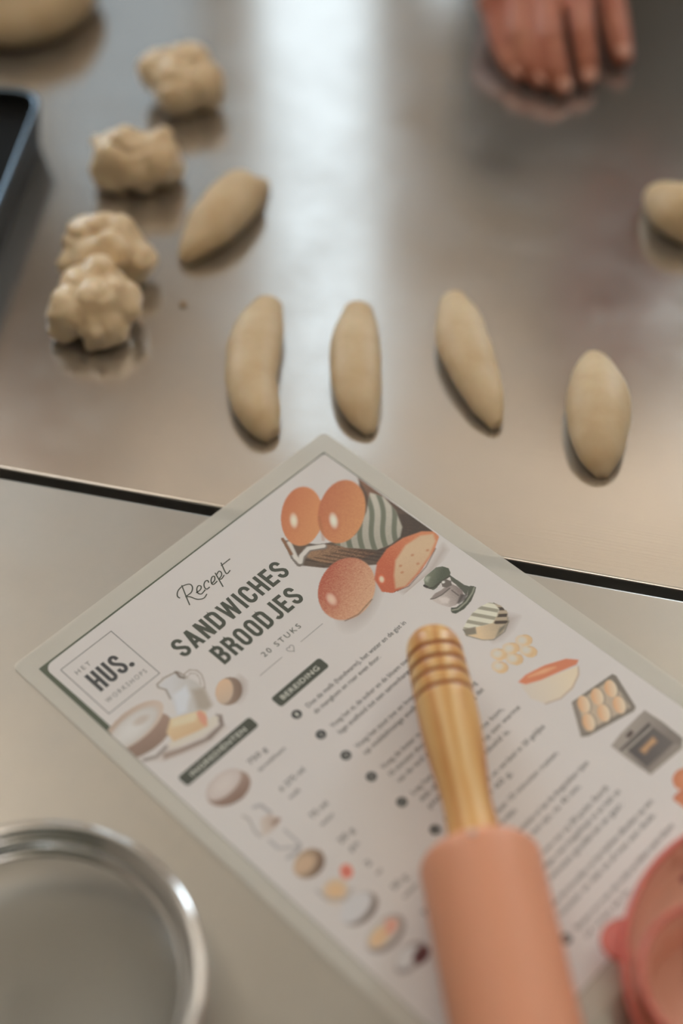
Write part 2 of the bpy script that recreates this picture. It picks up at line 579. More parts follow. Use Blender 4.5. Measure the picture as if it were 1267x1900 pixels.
def text(name, body, u0, v_base, cap, width, material, bold=0.0, spacing=1.0, z=None, parent=card):
    cu = bpy.data.curves.new(name, 'FONT'); cu.body = body; cu.size = 1.0
    cu.space_character = spacing; cu.offset = bold
    cu.resolution_u = 3
    o = bpy.data.objects.new(name, cu); COL.objects.link(o)
    dg = bpy.context.evaluated_depsgraph_get()
    me = bpy.data.meshes.new_from_object(o.evaluated_get(dg))
    bpy.data.objects.remove(o); bpy.data.curves.remove(cu)
    n_ = len(me.vertices); co = np.zeros(n_ * 3); me.vertices.foreach_get('co', co); co = co.reshape(-1, 3)
    x0, x1 = co[:, 0].min(), co[:, 0].max()
    sy = cap / 0.70
    sx = width / (x1 - x0) if width else sy
    co[:, 0] = (u0 + (co[:, 0] - x0) * sx) / 1000
    co[:, 1] = (-v_base + co[:, 1] * sy) / 1000
    co[:, 2] = Z2 if z is None else z
    me.vertices.foreach_set('co', co.ravel()); me.update()
    me.materials.clear()
    return link(name, me, material, parent)


# logo
bm = bmesh.new()
ribbon(bm, [(7.5, 8.8), (41.5, 8.8), (41.5, 47.4), (7.5, 47.4), (7.5, 8.8)], 0.45, Z2)
from_bm('logo_frame', bm, INK_SOFT, card)
text('logo_lettering', 'HET', 11.6, 17.6, 2.9, 9.4, INK_SOFT, 0, 1.4)
lg = capitals('logo_lettering', 'HUS', 13.2, 33.0, 20.8, 34.4, 2.15, 1.35, INK_DARK)
flat('logo_dot', arc(35.2, 32.9, 1.5, 1.5, 0, 345, 14), Z2, INK_DARK)
text('logo_lettering', 'WORKSHOPS', 11.4, 42.2, 2.9, 26.4, INK_SOFT, 0, 1.4)
# title
capitals('title_lettering', 'SANDWICHES', 56.6, 134.4, 37.0, 49.8, 2.15, 1.45, INK)
capitals('title_lettering', 'BROODJES', 68.3, 127.2, 55.2, 67.9, 2.15, 1.45, INK)
bm = bmesh.new()
for k, st in enumerate((
        [(81.1, 18.9), (81.1, 16.8), (83.5, 14.5), (87.3, 13.8), (90.9, 15.4), (90.8, 18.0), (88.0, 20.3), (84.0, 20.4), (85.4, 21.9), (87.0, 26.1), (89.9, 28.1), (93.0, 27.2)],
        [(87.6, 13.0), (84.6, 19.4), (81.6, 26.1)],
        [(89.5, 22.5), (92.6, 22.5), (94.3, 21.1), (93.5, 19.8), (91.5, 20.8), (90.1, 23.1), (91.0, 25.1), (94.4, 24.4)],
        [(98.9, 22.3), (99.4, 20.7), (98.0, 20.3), (96.1, 21.5), (95.0, 23.4), (95.3, 24.8), (97.3, 24.8)],
        [(99.4, 23.9), (102.1, 23.4), (103.8, 21.5), (103.0, 20.7), (101.0, 21.8), (99.5, 24.0), (100.1, 25.1), (102.8, 24.8)],
        [(105.8, 19.8), (103.9, 25.3), (102.3, 30.0)],
        [(104.9, 21.6), (107.9, 20.5), (108.3, 22.0), (106.9, 23.7), (104.6, 24.5), (105.4, 25.4), (108.2, 24.5)],
        [(112.8, 16.9), (109.9, 23.6), (110.2, 25.0), (112.7, 24.4)],
        [(111.3, 18.6), (114.9, 18.6), (118.1, 18.6)])):
    p3 = smooth_profile(st, 5)
    ribbon(bm, p3, 0.7, Z2 + 0.000002 * k)
from_bm('script_lettering', bm, INK, card)
text('subtitle', '20 STUKS', 85.8, 79.4, 3.3, 27.0, INK, 0.004, 1.35)
bm = bmesh.new()
ribbon(bm, [(76.1, 85.9), (92.2, 85.9)], 0.28, Z2)
ribbon(bm, [(105.6, 86.0), (122.0, 86.0)], 0.28, Z2)
hp = []
for i in range(33):
    t = 2 * math.pi * i / 32
    hp.append((99.0 + 2.1 * math.sin(t) ** 3, 85.4 - (1.7 * math.cos(t) - 0.66 * math.cos(2 * t) - 0.26 * math.cos(3 * t) - 0.13 * math.cos(4 * t)) * 1.15))
ribbon(bm, hp, 0.33, Z2)
from_bm('title_rule', bm, INK_SOFT, card)


def badge(word, u0, v0, u1, v1, tu0, tu1):
    b = flat('heading_badge', rounded_rect(u0, v0, u1, v1, 1.7), Z2, INK)
    text('heading_lettering', word, tu0, (v0 + v1) / 2 + 1.45, 2.9, tu1 - tu0, INK_LIGHT, 0.008, 1.1, Z2 + 0.00004, b)


badge('BEREIDING', 70.2, 99.9, 105.2, 107.6, 74.2, 100.6)
badge('INGREDI\u00cbNTEN', 6.9, 99.9, 55.2, 107.2, 12.5, 49.0)

# method
PARA = [
    (116.0, [('Doe de melk (handwarm), het water en de gist in', 152.6), ('de mengkom en roer even door.', 127.5)]),
    (133.2, [('Voeg het ei, de suiker en de bloem toe, meng op', 150.0), ('lage snelheid tot een samenhangend deeg.', 146.0)]),
    (150.5, [('Voeg het zout toe en kneed het deeg', 139.0), ('op middelmatige snelheid glad.', 132.0)]),
    (167.8, [('Voeg de boter in blokjes toe en kneed nog', 149.7), ('10 minuten door. Het deeg is klaar, veeg dat', 149.1), ('van de rand van de kom.', 118.0)]),
    (188.0, [('Leg het deeg in een ingevette kom,', 147.0), ('dek af en laat het rijzen op een warme', 153.6), ('plek tot het verdubbeld is.', 139.6)]),
    (209.5, [('Druk de lucht eruit en verdeel in 20 gelijke', 153.3), ('stukjes van 60 g.', 121.9)]),
    (224.0, [('Bol op en laat 10 minuten rusten.', 146.5), ('Vorm de broodjes.', 108.0)]),
    (238.2, [('Leg ze op een bakplaat en laat de deegstukken rijzen', 152.0), ('tot ze mooi bol zijn, ca. 45 min.', 139.1)]),
    (253.6, [('Verwarm de oven voor op 200 graden. Bestrijk', 148.0), ('de broodjes met losgeklopt ei en bak ze', 150.0), ('in 15 minuten goudbruin en gaar.', 145.2)]),
    (273.6, [('Laat de broodjes na het bakken afkoelen op een', 156.5), ('rooster en dek ze af met een doek.', 151.6)]),
    (288.6, [('Bewaar ze in een zak zodat ze lekker zacht blijven', 152.8), ('of vries ze in.', 112.0)]),
]
for i, (vb, lines) in enumerate(PARA):
    b = flat('step_bullet', arc(72.8, vb + 0.2, 2.75, 2.75, 0, 345, 23), Z2, INK_DARK)
    nb = str(i + 1)
    text('step_number', nb, 72.8 - 0.62 * len(nb), vb + 1.35, 2.3, 1.2 * len(nb), INK_LIGHT, 0.004, 1.0, Z2 + 0.00004, b)
    for k, (ln, ue) in enumerate(lines):
        text('method_line', ln, 79.7, vb + 1.75 + 5.35 * k, 2.75, ue - 79.7, INK_DARK, 0.0045)
# ingredients
for (v, a_, ua, b_, ub) in ((120.5, '750 g', 48.3, 'tarwebloem', 54.8), (142.3, '\u00b1 275 ml', 53.0, 'melk', 43.8), (163.5, '75 ml', 47.6, 'water', 45.6),
                            (182.5, '20 g', 46.2, 'gist', 43.0), (200.0, '2', 39.6, 'ei', 40.0), (217.0, '50 g', 46.0, 'suiker', 46.5),
                            (236.0, '75 g', 46.5, 'boter', 46.0), (255.0, '14 g', 46.0, 'zout', 45.5)):
    text('quantity', a_, 36.6, v, 2.9, ua - 36.6, INK_DARK, 0.008)
    text('ingredient_name', b_, 36.9, v + 6.3, 2.4, ub - 36.9, INK_DARK, 0.003)


# ---- printed pictures: colour samples on a fine grid, only where there is ink
class Picture:
    def __init__(self, u0, v0, u1, v1, res):
        self.res = res
        self.nu = int((u1 - u0) / res) + 1; self.nv = int((v1 - v0) / res) + 1
        self.U, self.V = np.meshgrid(u0 + np.arange(self.nu) * res, v0 + np.arange(self.nv) * res)
        self.C = np.zeros(self.U.shape + (3,)); self.C[:] = PAPER_ALB
        self.A = np.zeros(self.U.shape)
        rs = np.random.RandomState(3)
        self.rs = rs

    @staticmethod
    def alb(c):
        c = np.asarray(c, float) / 255
        lin = np.where(c <= 0.04045, c / 12.92, ((c + 0.055) / 1.055) ** 2.4)
        a_ = np.minimum(lin / PAPER_DISP * PAPER_ALB, 1.0)
        return a_ * 0.94 + 0.06 * PAPER_ALB * a_.mean()

    def lay(self, a_, col):
        self.C = self.C * (1 - a_[..., None]) + col * a_[..., None]
        self.A = np.maximum(self.A, a_)

    def ell_d(self, c, A_, B_):
        """elliptic radius with axis end vectors A_ and B_ (mm)"""
        du, dv = self.U - c[0], self.V - c[1]
        det = A_[0] * B_[1] - A_[1] * B_[0]
        s_ = (du * B_[1] - dv * B_[0]) / det; t_ = (-du * A_[1] + dv * A_[0]) / det
        return np.sqrt(s_ * s_ + t_ * t_), s_, t_

    def ellipse(self, c, A_, B_, c0, c1=None, soft=0.06, alpha=1.0, grad=None, grain=0.0, clip=None):
        d, s_, t_ = self.ell_d(c, A_, B_)
        a_ = np.clip((1 - d) / soft + 0.5, 0, 1) * alpha
        if clip is not None:
            a_ = a_ * clip
        c0 = self.alb(c0); c1 = c0 if c1 is None else self.alb(c1)
        w = d ** 2 if grad is None else np.clip(0.5 + 0.5 * (s_ * grad[0] + t_ * grad[1]), 0, 1)
        w = np.clip(w, 0, 1)
        if grain:
            w = np.clip(w + self.rs.normal(0, grain, w.shape), 0, 1)
        self.lay(a_, c0 * (1 - w[..., None]) + c1 * w[..., None])
        return self

    def poly_mask(self, pts, soft=0.5):
        P = np.array(pts); d = np.full(self.U.shape, 1e9); inside = np.zeros(self.U.shape, bool)
        for i in range(len(P)):
            a_, b_ = P[i], P[(i + 1) % len(P)]
            ab = b_ - a_; t = np.clip(((self.U - a_[0]) * ab[0] + (self.V - a_[1]) * ab[1]) / max(ab @ ab, 1e-9), 0, 1)
            d = np.minimum(d, np.hypot(self.U - a_[0] - t * ab[0], self.V - a_[1] - t * ab[1]))
            cr = ((a_[1] > self.V) != (b_[1] > self.V))
            with np.errstate(divide='ignore', invalid='ignore'):
                xi = a_[0] + (self.V - a_[1]) * ab[0] / (ab[1] if abs(ab[1]) > 1e-9 else 1e-9)
            inside ^= cr & (self.U < xi)
        sd = np.where(inside, d, -d)
        return np.clip(sd / soft + 0.5, 0, 1)

    def poly(self, pts, c0, c1=None, axis=None, soft=0.5, alpha=1.0, grain=0.0):
        a_ = self.poly_mask(pts, soft) * alpha
        c0 = self.alb(c0); c1 = c0 if c1 is None else self.alb(c1)
        w = np.zeros(self.U.shape)
        if axis is not None:
            (p0, p1) = axis; ab = np.array(p1) - np.array(p0)
            w = np.clip(((self.U - p0[0]) * ab[0] + (self.V - p0[1]) * ab[1]) / (ab @ ab), 0, 1)
        if grain:
            w = np.clip(w + self.rs.normal(0, grain, w.shape), 0, 1)
        self.lay(a_, c0 * (1 - w[..., None]) + c1 * w[..., None])
        return self

    def stripes(self, pts, c0, direction, period, duty=0.5, phase=0.0, soft=0.5, alpha=1.0, bend=0.0):
        a_ = self.poly_mask(pts, soft)
        d = np.array(direction, float); d /= np.hypot(*d)
        x = self.U * d[0] + self.V * d[1] + bend * np.sin((self.U * -d[1] + self.V * d[0]) * 0.16)
        k = np.abs(((x / period + phase) % 1.0) - 0.5) * 2
        self.lay(a_ * np.clip((duty - k) * period / 0.9 + 0.5, 0, 1) * alpha, self.alb(c0))
        return self

    def line(self, pts, c0, w, soft=0.4, alpha=1.0):
        P = np.array(pts, float); d = np.full(self.U.shape, 1e9)
        for a_, b_ in zip(P, P[1:]):
            ab = b_ - a_; t = np.clip(((self.U - a_[0]) * ab[0] + (self.V - a_[1]) * ab[1]) / max(ab @ ab, 1e-9), 0, 1)
            d = np.minimum(d, np.hypot(self.U - a_[0] - t * ab[0], self.V - a_[1] - t * ab[1]))
        self.lay(np.clip((w / 2 - d) / soft + 0.5, 0, 1) * alpha, self.alb(c0))
        return self

    def build(self, name, z=Z2 + 0.00001):
        inside = (self.U > 0.4) & (self.U < PAGE_W - 0.5) & (self.V > 0.8) & (self.V < PAGE_H - 1)
        on = (self.A > 0.02) & inside
        q = on[:-1, :-1] & on[1:, :-1] & on[:-1, 1:] & on[1:, 1:]
        iv, iu = np.nonzero(q)
        idx = np.full(self.U.shape, -1, int)
        quads = np.stack([iv * self.nu + iu, (iv + 1) * self.nu + iu, (iv + 1) * self.nu + iu + 1, iv * self.nu + iu + 1], 1)
        used, inv = np.unique(quads.ravel(), return_inverse=True)
        co = np.stack([self.U.ravel()[used] / 1000, -self.V.ravel()[used] / 1000, np.full(len(used), z)], 1)
        me = bpy.data.meshes.new(name)
        me.vertices.add(len(used)); me.vertices.foreach_set('co', co.ravel())
        nq = len(quads)
        me.loops.add(nq * 4); me.loops.foreach_set('vertex_index', inv.astype(np.int32).ravel())
        me.polygons.add(nq); me.polygons.foreach_set('loop_start', np.arange(nq, dtype=np.int32) * 4)
        me.update(calc_edges=True)
        at = me.color_attributes.new('print', 'FLOAT_COLOR', 'POINT')
        col = np.concatenate([self.C.reshape(-1, 3)[used], np.ones((len(used), 1))], 1)
        at.data.foreach_set('color', col.astype(np.float32).ravel())
        return link(name, me, PRINT, card)


PRINT = mat('printed picture', (0.8, 0.8, 0.8, 1), 0.33)
ca = N(PRINT, 'ShaderNodeVertexColor'); ca.layer_name = 'print'
L(PRINT, ca.outputs['Color'], bsdf(PRINT).inputs['Base Color'])


def V2(p0, p1):
    return (p1[0] - p0[0], p1[1] - p0[1])


def px_ellipse(P, c, ea, eb, *args, **kw):
    """ellipse from its centre and the ends of two axes, all in card mm"""
    return P.ellipse(c, V2(c, ea), V2(c, eb), *args, **kw)


# bread rolls, basket and cloth
P = Picture(124, 2, 210, 104, 0.5)
P.poly([(147.1, 30.3), (141.3, 44.7), (142.1, 50.9), (148.7, 60.1), (159.4, 70.2), (170.6, 79.7), (187.0, 84.5), (210.8, 88.9), (212.1, 71.6), (212.2, 57.2), (211.8, 40.9), (209.6, 27.3), (198.0, 42.2), (173.5, 56.5), (158.5, 46.2)], (92, 74, 62), (70, 58, 52), ([(151.0, 32.7)][0], [(211.7, 74.0)][0]), soft=1.0, grain=0.18)
P.poly([(147.0, 45.2), (150.9, 58.0), (164.6, 69.2), (176.6, 74.1), (167.6, 58.1), (160.6, 48.4)], (150, 112, 84), (92, 66, 54), ([(147.0, 45.2)][0], [(176.6, 74.1)][0]), soft=1.4, grain=0.25, alpha=0.85)
P.stripes([(144.3, 47.9), (149.3, 59.5), (168.5, 77.6), (186.4, 81.1), (166.6, 59.1)], (60, 46, 40), (1, -0.6), 2.6, 0.4, alpha=0.6)
P.poly([(209.0, 27.8), (211.2, 41.5), (211.1, 56.1), (211.1, 70.5), (195.9, 51.7), (204.0, 39.8)], (132, 92, 72), (86, 70, 62), ([(208.2, 29.4)][0], [(209.3, 59.9)][0]), soft=1.4, grain=0.2, alpha=0.8)
CL = [(205.6, 40.9), (208.7, 48.8), (205.7, 60.8), (199.5, 71.4), (193.6, 75.3), (186.1, 75.3), (178.2, 72.5), (167.1, 58.6), (165.1, 53.1), (177.8, 56.5), (193.8, 49.5)]
P.poly(CL, (176, 164, 150), (150, 140, 126), ([(206.1, 42.0)][0], [(178.8, 72.0)][0]), soft=0.8, grain=0.08)
P.stripes(CL, (88, 90, 74), V2([(168.7, 57.0)][0], [(182.4, 68.6)][0]), 6.4, 0.46, 0.1, soft=0.6, bend=1.1, alpha=0.85)
P.line([(147.6, 33.6), (143.1, 43.3), (141.9, 48.6), (145.9, 46.3), (152.7, 44.5), (159.5, 49.5)], (112, 100, 92), 4.2, 0.8)
P.line([(148.0, 34.1), (143.5, 43.7), (142.9, 48.0), (146.3, 45.5), (152.7, 44.5), (159.7, 49.2)], (190, 178, 168), 2.6, 0.7)
P.line([(147.7, 29.3), (145.6, 34.9), (143.5, 40.4)], (120, 84, 62), 2.0, 0.8)
B1c, B1a, B1b = [(166.9, 25.2)][0], [(148.3, 35.5)][0], [(161.3, 14.1)][0]
px_ellipse(P, [(166.9, 25.2)][0], [(150.7, 39.7)][0], [(159.3, 16.1)][0], (174, 98, 66), (192, 130, 86), soft=0.05, grad=(0.35, -0.75), grain=0.06)
px_ellipse(P, [(161.3, 24.4)][0], [(157.0, 29.6)][0], [(159.1, 22.7)][0], (212, 192, 170), (178, 108, 72), soft=0.9, alpha=0.95)
px_ellipse(P, [(184.8, 38.9)][0], [(166.8, 53.9)][0], [(175.1, 29.8)][0], (168, 92, 64), (190, 130, 86), soft=0.05, grad=(0.3, -0.75), grain=0.10)
px_ellipse(P, [(176.6, 40.5)][0], [(172.2, 46.1)][0], [(174.3, 38.6)][0], (214, 198, 178), (174, 100, 68), soft=0.9, alpha=0.95)
P.line([(162.7, 46.2), (168.0, 39.4), (172.7, 33.0)], (150, 92, 58), 1.4, 1.6, 0.5)
px_ellipse(P, [(148.7, 87.7)][0], [(131.3, 93.3)][0], [(147.3, 97.7)][0], (128, 108, 98), None, soft=0.9, alpha=0.55)
px_ellipse(P, [(147.4, 78.9)][0], [(129.1, 89.9)][0], [(139.8, 65.7)][0], (158, 76, 58), (190, 146, 114), soft=0.05, grad=(0.15, -0.95), grain=0.12)
px_ellipse(P, [(136.6, 78.1)][0], [(133.6, 82.3)][0], [(134.7, 75.1)][0], (204, 172, 150), (166, 86, 66), soft=0.9, alpha=0.9)
P.poly([(166.1, 101.8), (185.4, 101.9), (205.9, 96.1), (204.7, 100.3), (184.7, 106.4), (166.5, 107.4)], (140, 118, 106), soft=4.5, alpha=0.5)
P.poly([(162.1, 85.4), (171.2, 78.8), (182.5, 75.8), (194.2, 77.1), (204.6, 81.3), (209.6, 86.5), (208.5, 91.0), (199.3, 95.7), (182.9, 100.2), (171.0, 101.6), (162.0, 99.0), (158.8, 94.1)], (172, 86, 60), (188, 118, 82), ([(173.8, 78.8)][0], [(205.1, 84.1)][0]), soft=0.8, grain=0.12)
P.poly([(171.4, 91.4), (179.6, 84.9), (191.1, 81.6), (201.9, 82.9), (207.5, 87.1), (204.8, 91.5), (194.4, 96.1), (180.2, 99.5), (170.2, 100.8), (165.5, 98.0)], (188, 156, 124), (180, 144, 112), ([(183.6, 83.6)][0], [(176.0, 102.6)][0]), soft=1.6, grain=0.12)
px_ellipse(P, [(164.9, 88.3)][0], [(163.1, 90.7)][0], [(163.4, 87.3)][0], (226, 190, 164), (190, 92, 60), soft=0.9, alpha=0.9)
for q_ in [(178.7, 89.4), (176.0, 93.1), (188.7, 89.0), (186.3, 95.2), (196.9, 92.7)]:
    P.ellipse(q_, (1.0, 0), (0, 0.8), (170, 104, 72), soft=0.8, alpha=0.7)
P.line([(163.7, 99.3), (171.4, 102.1), (187.7, 99.9), (200.8, 95.1)], (96, 66, 54), 0.6, 0.5, 0.8)
P.line([(131.3, 93.3), (139.3, 95.5), (151.5, 93.8)], (80, 56, 48), 0.6, 0.6, 0.8)
P.build('bread_picture')

# flour bowl, jug, butter and cup
P = Picture(0.5, 48, 70, 98, 0.5)
P.poly([(0.1, 71.8), (1.2, 78.7), (7.3, 83.8), (19.0, 82.6), (21.6, 89.8), (33.3, 90.8), (41.4, 90.1), (42.9, 96.3), (28.1, 96.6), (7.7, 87.4), (-1.5, 77.8)], (176, 160, 150), soft=3.5, alpha=0.7)
# jug
P.poly([(35.2, 52.8), (40.4, 52.4), (48.7, 53.4), (49.4, 58.9), (50.8, 64.3), (51.1, 71.3), (45.9, 81.9), (39.6, 79.9), (30.8, 73.5), (34.5, 64.4), (36.7, 56.2)], (182, 174, 172), (168, 156, 146), ([(34.9, 64.8)][0], [(49.4, 75.2)][0]), soft=1.8)
P.poly([(46.1, 67.0), (51.2, 70.5), (47.2, 81.3), (43.1, 81.7), (40.2, 77.7)], (152, 136, 122), soft=3, alpha=0.9)
P.poly([(37.5, 62.7), (45.8, 62.9), (43.2, 68.7), (35.5, 74.7), (31.2, 73.0)], (188, 184, 186), soft=2.5, alpha=0.9)
P.line([(35.0, 63.0), (37.0, 57.5), (35.2, 53.7), (35.9, 51.6), (41.1, 51.2), (48.3, 53.0), (49.6, 58.2)], (132, 116, 104), 0.9, 0.8)
P.line([(47.7, 52.9), (47.2, 56.7), (48.3, 58.8)], (110, 92, 80), 1.3, 0.8)
P.line([(50.1, 56.8), (53.6, 57.1), (55.9, 60.0), (55.8, 63.8), (53.6, 68.2), (51.6, 70.9)], (146, 130, 118), 0.8, 0.8)
P.line([(49.1, 59.6), (52.6, 59.0), (54.3, 61.3), (53.7, 64.4), (51.6, 68.0)], (146, 130, 118), 0.6, 0.8)
# small cup
P.ellipse((63.5, 84.0), (5.5, -5.0), (2.6, 2.6), (150, 132, 122), soft=0.9, alpha=0.6)
P.ellipse((58.6, 81.2), (6.4, -5.9), (4.9, 5.0), (160, 132, 114), (112, 90, 78), soft=0.06, grad=(0.1, 0.9))
P.ellipse((57.0, 79.6), (5.6, -5.2), (3.2, 3.2), (198, 160, 128), (172, 150, 132), soft=0.14, grad=(-0.7, 0.3))
# flour bowl
px_ellipse(P, [(9.3, 68.5)][0], [(27.4, 70.8)][0], [(8.5, 79.3)][0], (150, 120, 104), (124, 100, 88), soft=0.06, grad=(-0.3, 0.9), grain=0.05)
px_ellipse(P, [(11.6, 61.7)][0], [(30.2, 62.7)][0], [(8.9, 70.7)][0], (182, 160, 146), (160, 136, 120), soft=0.05, grad=(-0.9, -0.2))
px_ellipse(P, [(10.0, 62.8)][0], [(26.2, 63.1)][0], [(8.1, 69.9)][0], (190, 180, 174), (176, 164, 156), soft=0.2)
px_ellipse(P, [(16.3, 62.1)][0], [(20.6, 62.9)][0], [(15.8, 64.3)][0], (168, 148, 134), None, soft=0.8, alpha=0.7)
P.line([(2.2, 80.8), (7.5, 83.6), (14.5, 82.9)], (92, 74, 66), 1.6, 1.5, 0.8)
# butter on its board
P.poly([(8.9, 87.7), (10.9, 84.5), (17.8, 88.1), (31.2, 93.1), (41.8, 92.8), (44.6, 86.5), (46.6, 89.1), (43.1, 94.6), (33.0, 95.9), (18.4, 91.4)], (142, 120, 108), (116, 98, 90), ([(12.0, 86.5)][0], [(42.8, 91.6)][0]), soft=1.5)
P.poly([(14.4, 84.6), (20.1, 80.6), (31.3, 85.1), (43.2, 86.5), (44.6, 88.9), (40.4, 91.9), (30.1, 91.1), (18.6, 87.1)], (188, 174, 160), soft=1.5)
P.poly([(20.1, 77.0), (26.9, 72.2), (40.8, 79.4), (41.9, 82.3), (37.4, 88.7), (31.9, 87.6), (19.2, 83.3)], (194, 166, 130), (186, 152, 116), ([(26.4, 74.4)][0], [(25.8, 85.2)][0]), soft=1.0)
P.poly([(26.8, 73.0), (39.7, 79.1), (34.7, 82.2), (23.9, 76.4)], (196, 178, 150), soft=1.6, alpha=0.8)
P.poly([(38.5, 78.8), (40.8, 79.4), (40.5, 84.6), (36.2, 88.8), (36.1, 84.6)], (190, 130, 108), soft=1.0)
P.build('baking_picture')

# column of ingredient pictures down the left side
P = Picture(4, 108, 36, 142, 0.6)
px_ellipse(P, [(20.2, 122.2)][0], [(31.7, 124.6)][0], [(17.9, 130.9)][0], (160, 134, 120), (118, 90, 78), soft=0.08, grad=(0.1, 0.9))
px_ellipse(P, [(20.0, 119.0)][0], [(30.4, 119.8)][0], [(17.8, 124.8)][0], (186, 170, 162), (176, 158, 150), soft=0.15)
P.build('flour_picture')
P = Picture(12, 138, 34, 174, 0.6)
P.line([(12.6, 137.2), (14.5, 137.5), (15.4, 141.7), (12.6, 149.2), (13.0, 152.5)], (150, 140, 134), 1.2, 1.2)
P.line([(21.2, 138.6), (24.6, 140.4), (25.0, 146.7)], (146, 138, 136), 1.6, 1.5)
P.poly([(19.0, 145.5), (24.2, 146.7), (25.4, 152.2), (22.3, 153.9), (15.9, 153.9), (13.4, 152.8)], (182, 164, 152), (164, 140, 126), ([(17.5, 148.1)][0], [(24.2, 152.6)][0]), soft=2.0)
P.line([(22.0, 152.0), (25.2, 152.0)], (132, 100, 82), 1.8, 1.5)
P.line([(14.3, 157.0), (14.3, 162.8), (21.1, 169.0), (23.0, 168.6), (23.2, 158.1)], (150, 142, 140), 1.3, 1.4)
P.line([(14.0, 169.7), (19.5, 170.6), (22.2, 169.4)], (140, 132, 130), 1.6, 1.5)
P.build('milk_picture')
P = Picture(10, 170, 34, 192, 0.6)
px_ellipse(P, [(19.0, 179.0)][0], [(27.1, 180.2)][0], [(17.2, 185.8)][0], (170, 140, 112), (98, 76, 66), soft=0.1, grad=(0.6, 0.7))
px_ellipse(P, [(17.2, 177.9)][0], [(23.1, 178.5)][0], [(16.3, 181.7)][0], (186, 154, 126), None, soft=0.5, alpha=0.8)
P.build('yeast_picture')
P = Picture(10, 186, 36, 212, 0.6)
px_ellipse(P, [(28.1, 194.4)][0], [(30.6, 196.6)][0], [(25.5, 197.6)][0], (188, 92, 80), (206, 140, 118), soft=0.2)
px_ellipse(P, [(17.5, 197.5)][0], [(23.8, 199.0)][0], [(15.5, 203.5)][0], (196, 158, 116), (184, 164, 148), soft=0.3)
P.line([(11.8, 191.2), (11.5, 197.0), (17.3, 203.9), (23.6, 202.6)], (156, 146, 142), 1.4, 1.6)
P.build('egg_picture')
P = Picture(8, 204, 36, 226, 0.6)
px_ellipse(P, [(19.0, 211.8)][0], [(28.8, 213.5)][0], [(16.5, 218.3)][0], (160, 146, 138), (104, 88, 80), soft=0.1, grad=(0.35, 0.8))
px_ellipse(P, [(18.0, 210.0)][0], [(27.1, 211.0)][0], [(15.6, 215.1)][0], (184, 176, 174), None, soft=0.25)
P.build('sugar_picture')
P = Picture(6, 220, 36, 244, 0.6)
px_ellipse(P, [(18.4, 228.6)][0], [(29.2, 230.0)][0], [(15.6, 235.3)][0], (150, 134, 126), (120, 104, 98), soft=0.15, grad=(0.3, 0.7))
px_ellipse(P, [(18.2, 227.5)][0], [(27.4, 228.9)][0], [(16.1, 232.8)][0], (180, 168, 158), None, soft=0.25)
px_ellipse(P, [(15.3, 227.6)][0], [(21.0, 228.2)][0], [(13.7, 231.1)][0], (198, 162, 124), None, soft=0.4)
P.poly([(23.1, 223.6), (27.2, 227.2), (24.5, 230.4), (19.0, 230.7), (18.8, 228.2)], (196, 138, 118), soft=2)
P.build('butter_picture')
P = Picture(6, 236, 40, 262, 0.6)
px_ellipse(P, [(17.9, 244.3)][0], [(27.1, 245.1)][0], [(15.9, 249.5)][0], (150, 138, 134), (140, 126, 122), soft=0.12)
px_ellipse(P, [(16.9, 243.3)][0], [(23.3, 244.0)][0], [(15.6, 247.0)][0], (190, 182, 178), None, soft=0.3)
px_ellipse(P, [(22.0, 247.1)][0], [(27.0, 247.2)][0], [(21.1, 250.5)][0], (72, 34, 36), (100, 54, 52), soft=0.3)
P.build('salt_picture')

# pictures of the steps down the right side: crop scale of the sketch is one card millimetre
P = Picture(166, 98, 202, 138, 0.35)
P.poly([(194.6, 125.7), (195.7, 127.2), (196.0, 128.8), (193.3, 130.4), (187.2, 132.9), (180.5, 133.7), (175.2, 132.6), (174.1, 130.7), (174.8, 129.2), (176.4, 127.9), (178.5, 129.7), (182.8, 130.2), (188.2, 129.1), (191.7, 126.7)], (104, 102, 88), (72, 72, 62), ((192, 110), (184, 128)), soft=0.5, grain=0.06)
P.line([(175.6, 129.6), (178.2, 131.3), (184.8, 131.4), (191.7, 129.7), (195.0, 128.2)], (136, 132, 116), 0.8, 0.6)
P.poly([(192.5, 112.5), (192.7, 117.2), (192.8, 122.9), (194.3, 126.3), (191.2, 127.2), (188.0, 128.9), (188.9, 124.8), (189.8, 119.7), (190.0, 115.9)], (106, 104, 90), (82, 80, 70), ((186, 104), (192, 116)), soft=0.5, grain=0.05)
P.poly([(173.4, 116.0), (177.5, 115.3), (181.9, 116.4), (188.2, 116.0), (189.3, 120.2), (189.2, 124.6), (187.3, 127.6), (183.2, 128.7), (179.5, 128.8), (176.2, 127.3), (174.4, 123.9), (173.3, 119.8)], (180, 164, 156), (118, 102, 96), ((176, 120), (188, 126)), soft=0.5, grain=0.05)
P.poly([(173.2, 116.2), (177.7, 115.5), (181.5, 116.5), (187.9, 117.3), (185.5, 118.7), (179.6, 118.5), (175.1, 117.4)], (132, 116, 110), soft=0.8)
P.poly([(176.7, 118.9), (179.8, 121.2), (180.3, 123.7), (177.3, 125.0), (175.3, 122.4)], (192, 176, 168), soft=1.2, alpha=0.8)
P.poly([(186.6, 125.8), (189.0, 128.4), (185.9, 130.1), (181.1, 129.5), (180.9, 128.3)], (70, 62, 58), soft=1.0, alpha=0.85)
P.line([(185.4, 120.6), (185.3, 125.5)], (92, 80, 76), 0.7, 0.5)
P.line([(173.2, 116.4), (175.2, 117.7), (179.6, 118.8), (185.7, 118.9)], (84, 74, 68), 0.7, 0.5)
